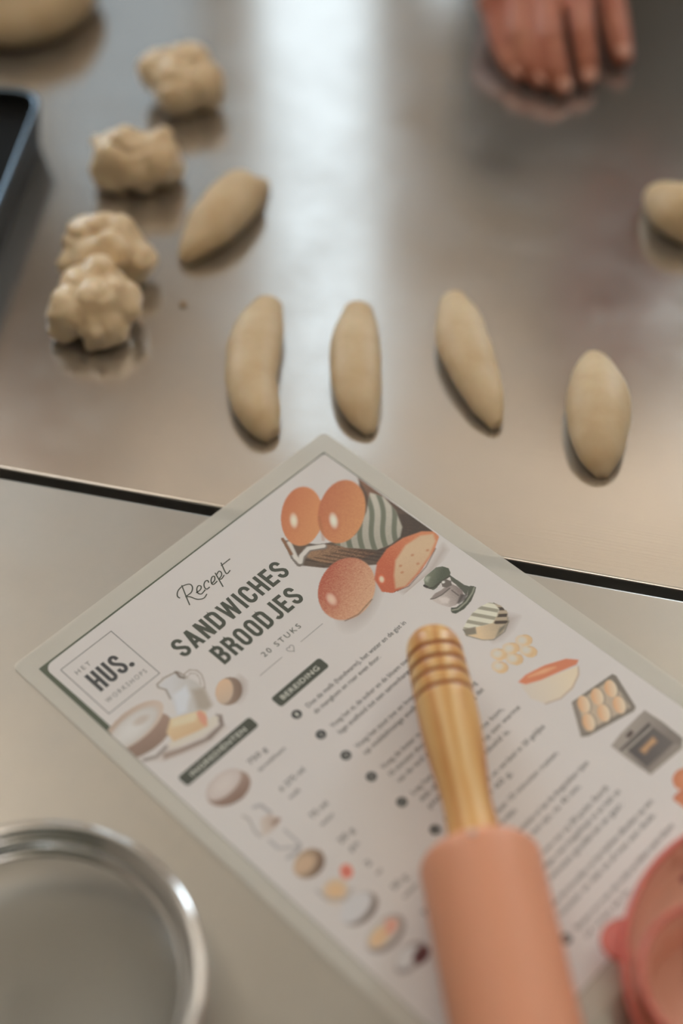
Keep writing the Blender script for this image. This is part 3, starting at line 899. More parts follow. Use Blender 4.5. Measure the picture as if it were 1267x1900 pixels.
P.poly([(180.2, 105.1), (182.4, 103.9), (186.8, 103.9), (191.3, 104.0), (194.3, 106.1), (195.6, 109.4), (194.0, 112.3), (191.5, 113.9), (188.2, 113.0), (184.9, 113.1), (181.2, 113.7), (178.6, 113.5), (177.7, 110.6), (178.0, 107.6)], (116, 116, 100), (76, 78, 66), ((177, 106), (181, 114)), soft=0.5, grain=0.05)
P.poly([(180.4, 105.4), (182.7, 104.7), (183.8, 105.9), (180.7, 107.2)], (172, 168, 152), soft=2.0, alpha=0.7)
P.line([(178.1, 111.0), (180.0, 112.3), (185.4, 112.6), (191.9, 113.4)], (70, 66, 58), 1.0, 0.5)
P.line([(177.6, 107.9), (177.9, 109.7)], (62, 56, 52), 1.6, 0.6)
P.poly([(185.6, 112.8), (188.9, 113.2), (189.9, 116.3), (188.0, 118.4), (184.8, 117.5), (183.6, 115.3)], (96, 86, 80), soft=0.6)
P.ellipse([(186.4, 113.7)][0], (1.1, 0), (0, 0.9), (206, 198, 188), (150, 140, 132), soft=0.5)
P.build('mixer_picture')

P = Picture(164, 128, 206, 166, 0.4)
P.poly([(188.8, 152.5), (194.2, 153.1), (196.7, 157.7), (188.4, 160.2), (179.2, 160.6), (175.2, 158.4)], (140, 120, 110), soft=5, alpha=0.5)
P.poly([(168.1, 144.9), (172.3, 144.3), (186.0, 145.5), (195.6, 150.4), (190.4, 156.3), (182.5, 158.5), (175.8, 157.6), (172.1, 154.1), (169.8, 148.7)], (196, 168, 134), (150, 132, 112), ([(174.7, 147.8)][0], [(187.7, 156.4)][0]), soft=0.8, grain=0.06)
P.poly([(178.3, 157.7), (185.7, 157.3), (192.4, 154.2), (190.3, 154.1), (183.2, 155.7)], (104, 96, 84), soft=1.4)
LID = [(170.6, 141.6), (175.7, 139.8), (181.4, 138.6), (187.4, 138.7), (192.7, 140.1), (194.4, 142.4), (193.9, 146.6), (189.4, 149.0), (184.0, 150.6), (177.7, 147.0), (171.5, 143.5)]
P.poly(LID, (196, 186, 168), soft=0.7)
P.stripes(LID, (142, 132, 114), V2([(175.0, 145.6)][0], [(189.0, 137.3)][0]), 5.2, 0.45, 0.2, soft=0.5)
FR = [(194.5, 142.0), (195.8, 146.5), (194.6, 152.0), (191.8, 153.6), (190.1, 155.9), (185.0, 155.7), (184.4, 151.0), (189.8, 149.4), (193.4, 147.1)]
P.poly(FR, (160, 140, 118), soft=0.7)
P.stripes(FR, (70, 58, 50), V2([(194.6, 145.7)][0], [(186.1, 154.7)][0]), 4.4, 0.5, 0.4, soft=0.5)
P.poly([(170.1, 142.0), (175.9, 145.6), (172.9, 149.0), (168.6, 146.0)], (120, 108, 94), soft=0.8)
P.line([(170.1, 142.0), (168.3, 146.2), (172.1, 154.1), (176.2, 158.0), (184.1, 158.7), (191.0, 155.8)], (96, 88, 78), 0.5, 0.5)
P.build('covered_bowl_picture')

P = Picture(160, 158, 196, 182, 0.45)
for (c0, hi, sh) in zip([(171.2, 166.6), (178.8, 168.6), (187.4, 170.2), (165.4, 172.3), (174.7, 174.6), (183.3, 176.8)], [(170.6, 165.0), (177.4, 167.2), (186.0, 168.8), (165.1, 170.4), (173.7, 172.6), (182.8, 174.3)], range(6)):
    P.ellipse(c0, (3.7, 0), (0, 3.5), (190, 154, 112), (196, 164, 124), soft=0.12)
    P.ellipse(hi, (3.4, 0), (0, 3.2), (188, 176, 164), (196, 166, 130), soft=0.5)
    P.line(arc(c0[0], c0[1], 3.6, 3.4, -60, 80, 8), (170, 128, 92), 0.5, 0.6, 0.7)
P.build('dough_balls_picture')

P = Picture(158, 178, 202, 212, 0.45)
P.poly([(163.9, 186.5), (172.9, 191.1), (193.4, 200.1), (189.6, 203.8), (180.5, 206.8), (171.8, 206.1), (164.0, 202.6), (161.3, 195.1)], (200, 178, 152), (188, 172, 158), ([(184.8, 202.6)][0], [(162.3, 191.0)][0]), soft=1.6, alpha=0.95)
P.line([(193.6, 200.3), (189.4, 203.6), (181.1, 206.3), (171.8, 206.1), (164.0, 202.6)], (150, 120, 98), 0.6, 0.6, 0.9)
P.poly([(164.5, 184.2), (170.7, 184.0), (182.0, 187.2), (192.9, 192.7), (196.9, 197.9), (193.8, 199.0), (184.6, 195.7), (173.7, 191.9), (166.1, 187.9)], (190, 112, 80), (184, 106, 76), ([(165.5, 184.8)][0], [(195.6, 197.6)][0]), soft=0.9, grain=0.05)
P.poly([(170.6, 185.9), (180.0, 188.9), (184.8, 192.1), (178.4, 190.2)], (222, 160, 118), soft=2.2, alpha=0.8)
P.build('bun_picture')

P = Picture(156, 202, 208, 242, 0.45)
TR = [(173.8, 211.4), (187.9, 213.5), (201.9, 215.7), (202.3, 218.1), (194.0, 236.8), (191.2, 237.5), (164.0, 230.1), (160.9, 227.8)]
P.poly(TR, (112, 100, 90), soft=0.8)
P.poly([(175.4, 213.6), (198.9, 217.4), (192.1, 234.8), (165.2, 227.8)], (176, 152, 128), (164, 144, 126), ([(175.8, 216.8)][0], [(190.7, 232.4)][0]), soft=1.0)
P.poly([(173.9, 212.0), (176.4, 212.8), (165.4, 227.0), (161.8, 227.8)], (126, 112, 102), soft=1.0)
for c0 in [(177.1, 216.8), (185.4, 218.9), (194.0, 220.8), (170.5, 225.1), (180.0, 227.2), (189.2, 229.9)]:
    a1 = V2([(182.1, 218.7)][0], [(178.9, 222.9)][0]); b1 = V2([(182.1, 218.7)][0], [(184.9, 220.3)][0])
    P.ellipse((c0[0] + 0.5, c0[1] + 0.4), a1, b1, (104, 84, 70), soft=0.3, alpha=0.8)
    P.ellipse(c0, a1, b1, (200, 180, 156), (192, 142, 98), soft=0.12, grad=(-0.2, -1.0))
P.build('baking_tray_picture')

P = Picture(162, 234, 206, 272, 0.45)
P.poly([(167.1, 241.5), (175.7, 240.6), (195.5, 240.7), (196.1, 251.9), (195.3, 264.6), (191.0, 267.3), (179.6, 266.0), (167.5, 265.2), (167.0, 253.8)], (142, 128, 118), (112, 100, 92), ([(178.1, 242.1)][0], [(183.4, 261.2)][0]), soft=0.8, grain=0.05)
P.poly([(170.6, 247.8), (190.4, 247.8), (190.1, 262.8), (169.6, 261.7)], (76, 68, 66), (92, 82, 78), ([(172.4, 249.7)][0], [(187.8, 261.3)][0]), soft=0.8)
P.line([(168.6, 246.6), (190.5, 247.4)], (70, 62, 60), 1.2, 0.6)
P.line([(169.6, 248.5), (189.5, 249.5)], (150, 138, 126), 0.8, 0.6)
P.poly([(175.2, 253.5), (180.4, 253.6), (185.6, 253.6), (184.7, 256.3), (180.0, 255.8), (175.2, 256.2)], (186, 138, 94), soft=2.2, alpha=0.85)
P.poly([(176.6, 243.2), (181.4, 242.9), (181.0, 245.2), (176.7, 245.2)], (70, 56, 52), soft=0.8)
P.poly([(168.0, 263.5), (167.2, 265.4), (190.5, 267.7), (191.3, 265.8), (189.6, 263.2)], (128, 114, 104), soft=1.0)
P.build('oven_picture')
P = Picture(164, 268, 200, 294, 0.6)
P.ellipse([(177.1, 278.7)][0], (7, 0), (0, 5.5), (184, 112, 76), (176, 104, 70), soft=0.1)
P.ellipse([(167.2, 285.9)][0], (7, 0), (0, 5.5), (180, 106, 72), (168, 94, 66), soft=0.1)
P.build('baked_buns_picture')

# ------------------------------------------------------------------ rolling pin
def wood_material():
    m = mat('varnished wood', rgb(205, 160, 95), 0.38)
    b = bsdf(m)
    v = coords(m, (1, 1, 0.09))
    w = N(m, 'ShaderNodeTexWave'); w.wave_type = 'BANDS'; w.bands_direction = 'X'
    w.inputs['Scale'].default_value = 38; w.inputs['Distortion'].default_value = 7
    w.inputs['Detail'].default_value = 3; w.inputs['Detail Scale'].default_value = 1.2
    L(m, v, w.inputs['Vector'])
    n1 = noise_tex(m, v, 62, 5, 0.55)
    ad = N(m, 'ShaderNodeMath', operation='MULTIPLY_ADD'); ad.inputs[1].default_value = 0.78
    L(m, n1, ad.inputs[0])
    hf = N(m, 'ShaderNodeMath', operation='MULTIPLY'); hf.inputs[1].default_value = 0.22
    L(m, w.outputs['Fac'], hf.inputs[0]); L(m, hf.outputs[0], ad.inputs[2])
    c = ramp(m, ad.outputs[0], [(0.30, rgb(200, 132, 70)), (0.42, rgb(218, 156, 90)), (0.55, rgb(232, 182, 114)), (0.75, rgb(240, 202, 142))])
    L(m, c, b.inputs['Base Color'])
    b.inputs['Coat Weight'].default_value = 0.25
    b.inputs['Coat Roughness'].default_value = 0.25
    return m


WOOD = wood_material()
BURNT = mat('burnt wood line', rgb(166, 96, 46), 0.5)
PINK = mat('pink silicone', rgb(236, 166, 132), 0.48)
bsdf(PINK).inputs['Subsurface Weight'].default_value = 0.15
bsdf(PINK).inputs['Subsurface Radius'].default_value = (0.01, 0.005, 0.004)
PIN_R = 0.0275
PIN_Z = 0.0009 + PIN_R
tip = Vector((0.0431, 0.4451, PIN_Z)); low = Vector((0.0678, 0.2435, PIN_Z))
d = (low - tip).normalized()
pin = empty('rolling_pin', (tip.x, tip.y, PIN_Z))
q = d.to_track_quat('Z', 'Y'); pin.rotation_mode = 'QUATERNION'; pin.rotation_quaternion = q
tag(pin, 'rolling pin with pink barrel and pale wooden handle lying on the recipe card', 'rolling pin')
HL = 0.1225
BL = 0.215
grooves = (0.0168, 0.0246, 0.0325, 0.0408)


def handle_profile():
    base = smooth_profile([(0.0, 0.0), (0.0052, 0.0007), (0.0098, 0.0032), (0.0128, 0.0075), (0.0140, 0.0135), (0.0143, 0.022), (0.0146, 0.034), (0.0148, 0.046),
                           (0.0146, 0.060), (0.0137, 0.074), (0.0123, 0.088), (0.0115, 0.099), (0.0120, 0.110), (0.0132, HL), (0.0132, HL + 0.004)], 8)
    out = []
    for rr, h in base:
        for gz in grooves:
            t = abs(h - gz)
            if t < 0.0013:
                rr -= 0.0006 * (1 - (t / 0.0013) ** 2)
        out.append((max(rr, 0.0), h))
    out[0] = (0.0, 0.0)
    return out + [(0.0, HL + 0.004)]


hp_ = handle_profile()


def radius_at(h):
    for (r0, h0), (r1, h1) in zip(hp_, hp_[1:]):
        if h0 <= h <= h1 and h1 > h0:
            return r0 + (r1 - r0) * (h - h0) / (h1 - h0)
    return hp_[-2][0]


for end in (0, 1):
    h = from_bm('handle', lathe_bm(hp_, 64), WOOD, pin, True)
    if end:
        h.location = (0, 0, 2 * HL + BL); h.rotation_euler = (math.pi, 0, 0.7)
    h['label'] = 'wooden handle with four burnt rings'
    for gz in grooves:
        pr = [(radius_at(gz + t) + 0.00006, gz + t) for t in (-0.0012, -0.0008, -0.0004, 0, 0.0004, 0.0008, 0.0012)]
        from_bm('burnt_ring', lathe_bm(pr, 64), BURNT, h, True)
e_ = 0.0085
bp = [(0.0, HL), (0.014, HL), (PIN_R - e_, HL)]
for i in range(1, 9):
    t = math.radians(90 * i / 8); bp.append((PIN_R - e_ + e_ * math.sin(t), HL + e_ - e_ * math.cos(t)))
bp2 = [(rr, 2 * HL + BL - h) for rr, h in reversed(bp)]
bar = from_bm('barrel', lathe_bm(bp + [(PIN_R, HL + BL * k / 10) for k in range(1, 10)] + bp2, 96), PINK, pin, True)
bar['label'] = 'pink silicone barrel'
DISC = mat('pale plug', rgb(226, 200, 186), 0.3)
bm = lathe_bm([(0, 0), (0.0014, 0), (0.0019, 0.0004), (0.0019, 0.0012), (0.0012, 0.0016), (0, 0.0017)], 20)  # small pale raised disc on the rounded barrel shoulder
pl = from_bm('disc', bm, DISC, pin, True)
upl = q.inverted() @ Vector((0, 0, 1))
px_ = upl - Vector((0, 0, upl.z)); px_.normalize()
axis_side = px_.cross(Vector((0, 0, 1)))
px_ = (px_ + axis_side * (0.18 if (q @ axis_side).x < 0 else -0.18)).normalized()
nrm_ = px_ * math.sin(math.radians(68)) - Vector((0, 0, 1)) * math.cos(math.radians(68))
pl.location = px_ * (PIN_R - e_) + Vector((0, 0, HL + e_)) + nrm_ * (e_ - 0.0007)
pl.rotation_mode = 'QUATERNION'; pl.rotation_quaternion = nrm_.to_track_quat('Z', 'Y')


# ------------------------------------------------------------------ dough
def roll(name, label, pts, hfac, zc, group, seed):
    """a hand-rolled piece: elliptic sections along a curved axis, flat underneath"""
    P_ = smooth_profile(pts, 6)
    n_ = 36; bm = bmesh.new(); rings = []
    cx = sum(p[0] for p in P_) / len(P_); cy = sum(p[1] for p in P_) / len(P_)
    wmax = max(p[2] for p in P_)
    for i, (x, y, hw) in enumerate(P_):
        a0 = P_[max(i - 1, 0)]; a1 = P_[min(i + 1, len(P_) - 1)]
        t = Vector((a1[0] - a0[0], a1[1] - a0[1], 0)).normalized(); s_ = Vector((-t.y, t.x, 0))
        hw = max(hw, 0.0015)
        H = min(hfac * wmax * 2, hfac * 2 * hw ** 0.75 * wmax ** 0.25) / 2
        zc_ = H * 0.86
        ring = []
        for k in range(n_):
            th = 2 * math.pi * k / n_
            c_, s__ = math.cos(th), math.sin(th)
            z = zc_ + H * s__
            wob = 1 + 0.05 * noise.noise(Vector((x * 40 + seed, y * 40, th * 0.5)))
            z = max(z, 0.0003 + 0.0005 * (1 - abs(c_)))
            p = Vector((x, y, 0)) + s_ * (hw * wob * math.copysign(abs(c_) ** 0.92, c_))
            ring.append(bm.verts.new((p.x - cx, p.y - cy, z)))
        rings.append(ring)
    for A, B in zip(rings, rings[1:]):
        for k in range(n_):
            bm.faces.new((A[k], A[(k + 1) % n_], B[(k + 1) % n_], B[k]))
    for R_ in (rings[0], rings[-1]):
        c0 = Vector((0, 0, 0))
        for v in R_: c0 += v.co
        cv = bm.verts.new(c0 / n_)
        for k in range(n_):
            bm.faces.new((R_[k], R_[(k + 1) % n_], cv))
    bmesh.ops.recalc_face_normals(bm, faces=bm.faces)
    bmesh.ops.smooth_vert(bm, verts=bm.verts, factor=0.5, use_axis_x=True, use_axis_y=True, use_axis_z=True)
    for v in bm.verts:
        q_ = v.co * 70 + Vector((seed * 3.1, 0, seed))
        v.co.x += 0.0007 * noise.noise(q_); v.co.y += 0.0007 * noise.noise(q_ + Vector((9, 0, 0)))
        if v.co.z > 0.004:
            v.co.z += 0.0011 * noise.noise(q_ * 0.8 + Vector((0, 9, 0)))
    mz = min(v.co.z for v in bm.verts)
    for v in bm.verts:
        v.co.z -= mz
    o = from_bm(name, bm, DOUGH, None, True)
    o.location = (cx, cy, zc)
    return tag(o, label, 'dough', group)


GR = 'hand-rolled dough pieces in the curved row'
roll('dough_roll', 'bent banana-shaped dough roll, leftmost of the row above the recipe card',
     [(-0.0424, 0.7183, 0.0081), (-0.0468, 0.6999, 0.014), (-0.0506, 0.6758, 0.0164), (-0.0524, 0.6524, 0.0158), (-0.0499, 0.6296, 0.0146), (-0.0446, 0.6131, 0.0113), (-0.0388, 0.6047, 0.005)], 0.74, 0.0, GR, 1)
roll('dough_roll', 'straight blunt-topped dough roll at the foot of the bright reflection',
     [(0.013, 0.7125, 0.0081), (0.0115, 0.6908, 0.0133), (0.0103, 0.6668, 0.0157), (0.0102, 0.6437, 0.0154), (0.012, 0.6256, 0.0127), (0.0158, 0.6131, 0.0075), (0.0178, 0.607, 0.0028)], 0.74, 0.0, GR, 2)
roll('dough_roll', 'slanted dough roll narrowing to its lower right tip, beside the bright reflection',
     [(0.0739, 0.7208, 0.0075), (0.0748, 0.6987, 0.0137), (0.0769, 0.6696, 0.0164), (0.0828, 0.6438, 0.0141), (0.0882, 0.6225, 0.0098), (0.0915, 0.6092, 0.0038)], 0.74, 0.0, GR, 3)
roll('dough_roll', 'plump spindle-shaped dough roll pointed at both ends, at the right end of the row',
     [(0.156, 0.6671, 0.0046), (0.1536, 0.643, 0.0151), (0.1518, 0.6183, 0.0192), (0.1491, 0.5946, 0.0167), (0.1486, 0.5786, 0.011), (0.149, 0.5695, 0.0036)], 0.70, 0.0, GR, 4)
roll('dough_roll', 'slanted dough roll with a pinched upper tip, beside the torn dough lumps',
     [(-0.0465, 0.8449, 0.0033), (-0.0529, 0.8356, 0.0088), (-0.0604, 0.8276, 0.0167), (-0.0724, 0.805, 0.019), (-0.0841, 0.7852, 0.0163), (-0.0951, 0.7702, 0.0091), (-0.101, 0.7639, 0.0031)], 0.78, 0.0, GR, 5)
roll('dough_roll', 'dough piece cut off by the right border of the photo',
     [(0.2172, 0.8193, 0.0094), (0.2201, 0.8077, 0.0158), (0.2262, 0.7944, 0.0206), (0.2339, 0.783, 0.0198), (0.2408, 0.7717, 0.0126), (0.2437, 0.7646, 0.0042)], 0.80, 0.0, GR, 6)


def lump(name, label, blobs, seed, group, voxel=0.0016, it=10):
    bm = bmesh.new()
    cx = sum(b[0] for b in blobs) / len(blobs); cy = sum(b[1] for b in blobs) / len(blobs)
    for (x, y, z, r_) in blobs:
        add_ball(bm, (x - cx, y - cy, z), r_, sub=3)
    # the underside lies flat on the table
    for v in bm.verts:
        if v.co.z < 0:
            v.co.z *= 0.02
    me = remeshed(name, bm, voxel, it, 0.5, [(40, 0.0030, seed), (85, 0.0014, seed + 5), (170, 0.0006, seed + 9)], (30, 0.0022, seed + 2))
    mz = min(v.co.z for v in me.vertices)
    for v in me.vertices:
        v.co.z = max(v.co.z - mz - 0.0012, 0.0)
    me.update()
    o = link(name, me, DOUGH_MOIST, None, True)
    o.location = (cx, cy, 0)
    return tag(o, label, 'dough', group)


GL = 'torn dough lumps on the left'
lump('dough_lump', 'farthest torn dough lump, white topped, below the large dough ball',
     [(-0.1234, 0.952, 0.022, 0.0164), (-0.1055, 0.952, 0.026, 0.0179), (-0.0926, 0.9377, 0.02, 0.0163), (-0.1103, 0.937, 0.02, 0.0201), (-0.1323, 0.9533, 0.024, 0.0078), (-0.1173, 0.952, 0.036, 0.0062), (-0.0957, 0.9489, 0.034, 0.0069), (-0.1064, 0.9365, 0.008, 0.0117), (-0.088, 0.9359, 0.008, 0.0094)], 11, GL)
lump('dough_lump', 'blocky torn dough lump with a pinched corner, second from the large dough ball',
     [(-0.1462, 0.8531, 0.02, 0.0191), (-0.1226, 0.8496, 0.022, 0.0183), (-0.1356, 0.848, 0.02, 0.0198), (-0.1557, 0.8486, 0.012, 0.014), (-0.1629, 0.8621, 0.028, 0.0051), (-0.1162, 0.8546, 0.034, 0.008), (-0.1397, 0.8546, 0.032, 0.0124), (-0.1494, 0.8417, 0.008, 0.0096), (-0.1153, 0.8508, 0.012, 0.0133), (-0.1309, 0.8432, 0.01, 0.0118)], 17, GL)
lump('dough_lump', 'knobbly torn dough lump partly hidden behind another lump',
     [(-0.1606, 0.7666, 0.022, 0.0153), (-0.1494, 0.767, 0.028, 0.0124), (-0.1371, 0.7625, 0.03, 0.0107), (-0.1245, 0.7501, 0.018, 0.0114), (-0.1322, 0.7577, 0.022, 0.011), (-0.1411, 0.7519, 0.024, 0.0151), (-0.1699, 0.7544, 0.012, 0.0097), (-0.1523, 0.7531, 0.018, 0.0166), (-0.1315, 0.7481, 0.01, 0.0104)], 23, GL, it=8)
lump('dough_lump', 'folded torn dough lump nearest the camera, in front of the knobbly one',
     [(-0.1631, 0.7013, 0.018, 0.0173), (-0.1552, 0.7155, 0.022, 0.0181), (-0.1466, 0.7219, 0.025, 0.0154), (-0.1343, 0.7111, 0.02, 0.0147), (-0.1463, 0.6934, 0.014, 0.0159), (-0.1526, 0.6839, 0.005, 0.005), (-0.138, 0.7068, 0.03, 0.0093), (-0.1298, 0.7022, 0.018, 0.01), (-0.1691, 0.6965, 0.01, 0.012), (-0.1382, 0.6946, 0.01, 0.012), (-0.1474, 0.7032, 0.022, 0.0179)], 31, GL, it=8)
# large dough ball, cut off by the corner of the photo
bm = bmesh.new()
bcx, bcy = [(-0.2422, 1.0717)][0]
prof = smooth_profile([(0, 0.0), (0.040, 0.0), (0.056, 0.004), (0.0635, 0.016), (0.060, 0.031), (0.046, 0.044), (0.026, 0.050), (0.014, 0.049), (0, 0.046)], 8)
bm = lathe_bm([(max(r_, 0), h) for r_, h in prof[:-1]] + [(0, 0.046)], 72)
for v in bm.verts:
    q_ = v.co * 26
    k = min(1, v.co.z / 0.012)
    v.co += Vector((noise.noise(q_), noise.noise(q_ + Vector((7, 0, 0))), 0)) * 0.004 + Vector((0, 0, 1)) * (0.003 * k * noise.noise(q_ + Vector((0, 7, 0))))
bmesh.ops.smooth_vert(bm, verts=bm.verts, factor=0.5, use_axis_x=True, use_axis_y=True, use_axis_z=False)
mz = min(v.co.z for v in bm.verts)
for v in bm.verts: v.co.z -= mz
o = from_bm('dough_ball', bm, DOUGH, None, True); o.location = (bcx, bcy, 0)
tag(o, 'large smooth dough ball cut off by the upper left corner of the photo', 'dough')
# one stray crumb
CRUMB = mat('dough crumb', rgb(176, 140, 92), 0.6)
bm = bmesh.new(); add_ball(bm, (0, 0, 0.0011), 0.0019, 1, 1.1, 0.6, 2)
for v in bm.verts: v.co += v.co.normalized() * 0.0004 * noise.noise(v.co * 900)
o = from_bm('dough_crumb', bm, CRUMB, None, True)
cxy = [(-0.098, 0.7243)][0]; o.location = (cxy[0], cxy[1], 0)
tag(o, 'tiny stray dough crumb between the folded lump and the bent roll', 'crumb')

# ------------------------------------------------------------------ black baking tray at the left border
TRAY = mat('black enamel', (0.006, 0.0065, 0.007, 1), 0.7)
bsdf(TRAY).inputs['Specular IOR Level'].default_value = 0.15
TRAYO = mat('blue black enamel', (0.010, 0.024, 0.040, 1), 0.45)
bsdf(TRAYO).inputs['Specular IOR Level'].default_value = 0.2


def rr_ring(bm, hx, hy, rad, z, n_=10):
    vs = []
    for (sx, sy, a0) in ((1, 1, 0), (-1, 1, 90), (-1, -1, 180), (1, -1, 270)):
        for i in range(n_ + 1):
            t = math.radians(a0 + 90 * i / n_)
            vs.append(bm.verts.new((sx * (hx - rad) + rad * math.cos(t), sy * (hy - rad) + rad * math.sin(t), z)))
    return vs


def bridge(bm, A, B):
    n_ = len(A)
    for i in range(n_):
        bm.faces.new((A[i], A[(i + 1) % n_], B[(i + 1) % n_], B[i]))


TH = 0.034
tr_ang = math.radians(-7.0)
hx, hy = 0.13, 0.18
tc = Vector((-0.2015, 0.9150)) - Vector((math.cos(tr_ang), math.sin(tr_ang))) * hx - Vector((-math.sin(tr_ang), math.cos(tr_ang))) * hy
tray = empty('baking_tray', (tc.x, tc.y, 0), tr_ang)
tag(tray, 'black baking tin with rounded corner cut off by the left border', 'baking tray')
bm = bmesh.new()
secs = [(hx - 0.007, hy - 0.007, 0.0), (hx - 0.004, hy - 0.004, 0.001), (hx, hy, TH - 0.003), (hx + 0.0005, hy + 0.0005, TH - 0.001)]
rg = [rr_ring(bm, a_, b_, 0.022, z) for a_, b_, z in secs]
for A, B in zip(rg, rg[1:]): bridge(bm, A, B)
bm.faces.new(list(reversed(rg[0])))
bmesh.ops.recalc_face_normals(bm, faces=bm.faces)
from_bm('outer_wall', bm, TRAYO, tray, False)
bm = bmesh.new()
secs = [(hx + 0.0005, hy + 0.0005, TH - 0.001, 0.022), (hx + 0.0003, hy + 0.0003, TH, 0.022), (hx - 0.0012, hy - 0.0012, TH + 0.0004, 0.021), (hx - 0.003, hy - 0.003, TH - 0.0006, 0.02)]
rg = [rr_ring(bm, a_, b_, r_, z) for a_, b_, z, r_ in secs]
for A, B in zip(rg, rg[1:]): bridge(bm, A, B)
from_bm('rim', bm, mat('blue grey tin rim', (0.10, 0.14, 0.18, 1), 0.25, 0.7), tray, True)  # rim lighter and bluer than the tin walls
bm = bmesh.new()
secs = [(hx - 0.003, hy - 0.003, TH - 0.0006, 0.02), (hx - 0.006, hy - 0.006, TH - 0.011, 0.02), (hx - 0.010, hy - 0.010, TH - 0.013, 0.018)]
rg = [rr_ring(bm, a_, b_, r_, z) for a_, b_, z, r_ in secs]
for A, B in zip(rg, rg[1:]): bridge(bm, A, B)
bm.faces.new(rg[-1])
from_bm('inner_tray', bm, TRAY, tray, False)

# ------------------------------------------------------------------ sieve at the lower left
sv = empty('sieve', (-0.139, 0.2645, 0.0))
tag(sv, 'round chrome-rimmed flour sieve with fine mesh, lower left corner', 'sieve')
pr = []
bz, br, bR = 0.0285, 0.0030, 0.0748
for i in range(-6, 19):
    t = math.radians(-60 + 300 * (i + 6) / 24)
    pr.append((bR + br * math.cos(t), bz + br * math.sin(t)))
pr += [(0.0712, 0.0262), (0.0698, 0.0236), (0.0684, 0.0205), (0.0668, 0.0190), (0.0655, 0.0188)]
pr += [(0.0655, 0.0178), (0.0672, 0.0180), (0.0690, 0.0196), (0.0706, 0.0228), (0.0722, 0.0254), pr[0]]
from_bm('rim', lathe_bm(pr, 128), CHROME, sv, True)['label'] = 'polished chrome rim'
MESH = bpy.data.materials.new('fine wire mesh'); MESH.use_nodes = True
nt = MESH.node_tree; pb = nt.nodes['Principled BSDF']
pb.inputs['Base Color'].default_value = (0.30, 0.29, 0.26, 1); pb.inputs['Metallic'].default_value = 0.6; pb.inputs['Roughness'].default_value = 0.45
vec = coords(MESH, (1, 1, 1))
sepn = N(MESH, 'ShaderNodeSeparateXYZ'); L(MESH, vec, sepn.inputs[0])
mxs = []
for ax in ('X', 'Y'):
    mu = N(MESH, 'ShaderNodeMath', operation='MULTIPLY'); mu.inputs[1].default_value = 1250.0
    L(MESH, sepn.outputs[ax], mu.inputs[0])
    fr = N(MESH, 'ShaderNodeMath', operation='FRACT'); L(MESH, mu.outputs[0], fr.inputs[0])
    lt = N(MESH, 'ShaderNodeMath', operation='LESS_THAN'); lt.inputs[1].default_value = 0.34
    L(MESH, fr.outputs[0], lt.inputs[0]); mxs.append(lt)
mxx = N(MESH, 'ShaderNodeMath', operation='MAXIMUM'); L(MESH, mxs[0].outputs[0], mxx.inputs[0]); L(MESH, mxs[1].outputs[0], mxx.inputs[1])
tr = nt.nodes.new('ShaderNodeBsdfTransparent')
mx = nt.nodes.new('ShaderNodeMixShader')
L(MESH, mxx.outputs[0], mx.inputs[0]); L(MESH, tr.outputs[0], mx.inputs[1]); L(MESH, pb.outputs[0], mx.inputs[2])
L(MESH, mx.outputs[0], nt.nodes['Material Output'].inputs['Surface'])
pr = [(0.0662 * math.sin(math.radians(90 * i / 24)), 0.0186 - 0.0182 * math.cos(math.radians(90 * i / 24))) for i in range(25)]
pr[0] = (0.0, pr[0][1])
from_bm('mesh', lathe_bm(pr, 96), MESH, sv, True)['label'] = 'fine wire mesh bowl'
# long handle leaving the picture on the left
bm = bmesh.new()
hpth = smooth_profile([(-0.0745, 0.004, 0.0285), (-0.12, 0.006, 0.031), (-0.17, 0.008, 0.034), (-0.22, 0.008, 0.034)], 6)
prev = None
for (x, y, z) in hpth:
    ring = [bm.verts.new((x, y + 0.007 * math.cos(t), z + 0.003 * math.sin(t))) for t in [2 * math.pi * k / 16 for k in range(16)]]
    if prev:
        bridge(bm, prev, ring)
    else:
        bm.faces.new(ring)
    prev = ring
bm.faces.new(prev)
bmesh.ops.recalc_face_normals(bm, faces=bm.faces)
from_bm('handle', bm, CHROME, sv, True)

# ------------------------------------------------------------------ pink plastic ware at the lower right
def pink_plastic(name, col, dens):
    m = bpy.data.materials.new(name); m.use_nodes = True
    nt_ = m.node_tree; b = nt_.nodes['Principled BSDF']
    b.inputs['Base Color'].default_value = col; b.inputs['Roughness'].default_value = 0.18
    t_ = nt_.nodes.new('ShaderNodeBsdfTransparent'); t_.inputs[0].default_value = tuple(c ** 0.32 for c in col[:3]) + (1,)
    x_ = nt_.nodes.new('ShaderNodeMixShader'); x_.inputs[0].default_value = dens
    nt_.links.new(t_.outputs[0], x_.inputs[1]); nt_.links.new(b.outputs[0], x_.inputs[2])
    nt_.links.new(x_.outputs[0], nt_.nodes['Material Output'].inputs['Surface'])
    return m


PP = pink_plastic('translucent pink plastic', (0.92, 0.52, 0.40, 1), 0.68)
PR = pink_plastic('deeper pink plastic edge', (0.84, 0.26, 0.22, 1), 0.6)
PM = mat('purple print', rgb(150, 70, 84), 0.4)
dish = empty('shallow_dish', (0.1965, 0.2665, 0.0009))
tag(dish, 'translucent pink plastic dish on the recipe card, lower right border', 'dish')
bm = lathe_bm([(0, 0.0), (0.070, 0.0), (0.0765, 0.004), (0.0785, 0.016), (0.0775, 0.0172), (0.0765, 0.016), (0.0745, 0.005), (0.069, 0.0016), (0, 0.0016)], 120)
from_bm('bowl', bm, PP, dish, True)
ring = [(0.0782 + 0.0017 * math.cos(math.radians(15 * i)), 0.0168 + 0.0017 * math.sin(math.radians(15 * i))) for i in range(25)]
from_bm('rim', lathe_bm(ring, 120), PR, dish, True)['label'] = 'deep pink rim'
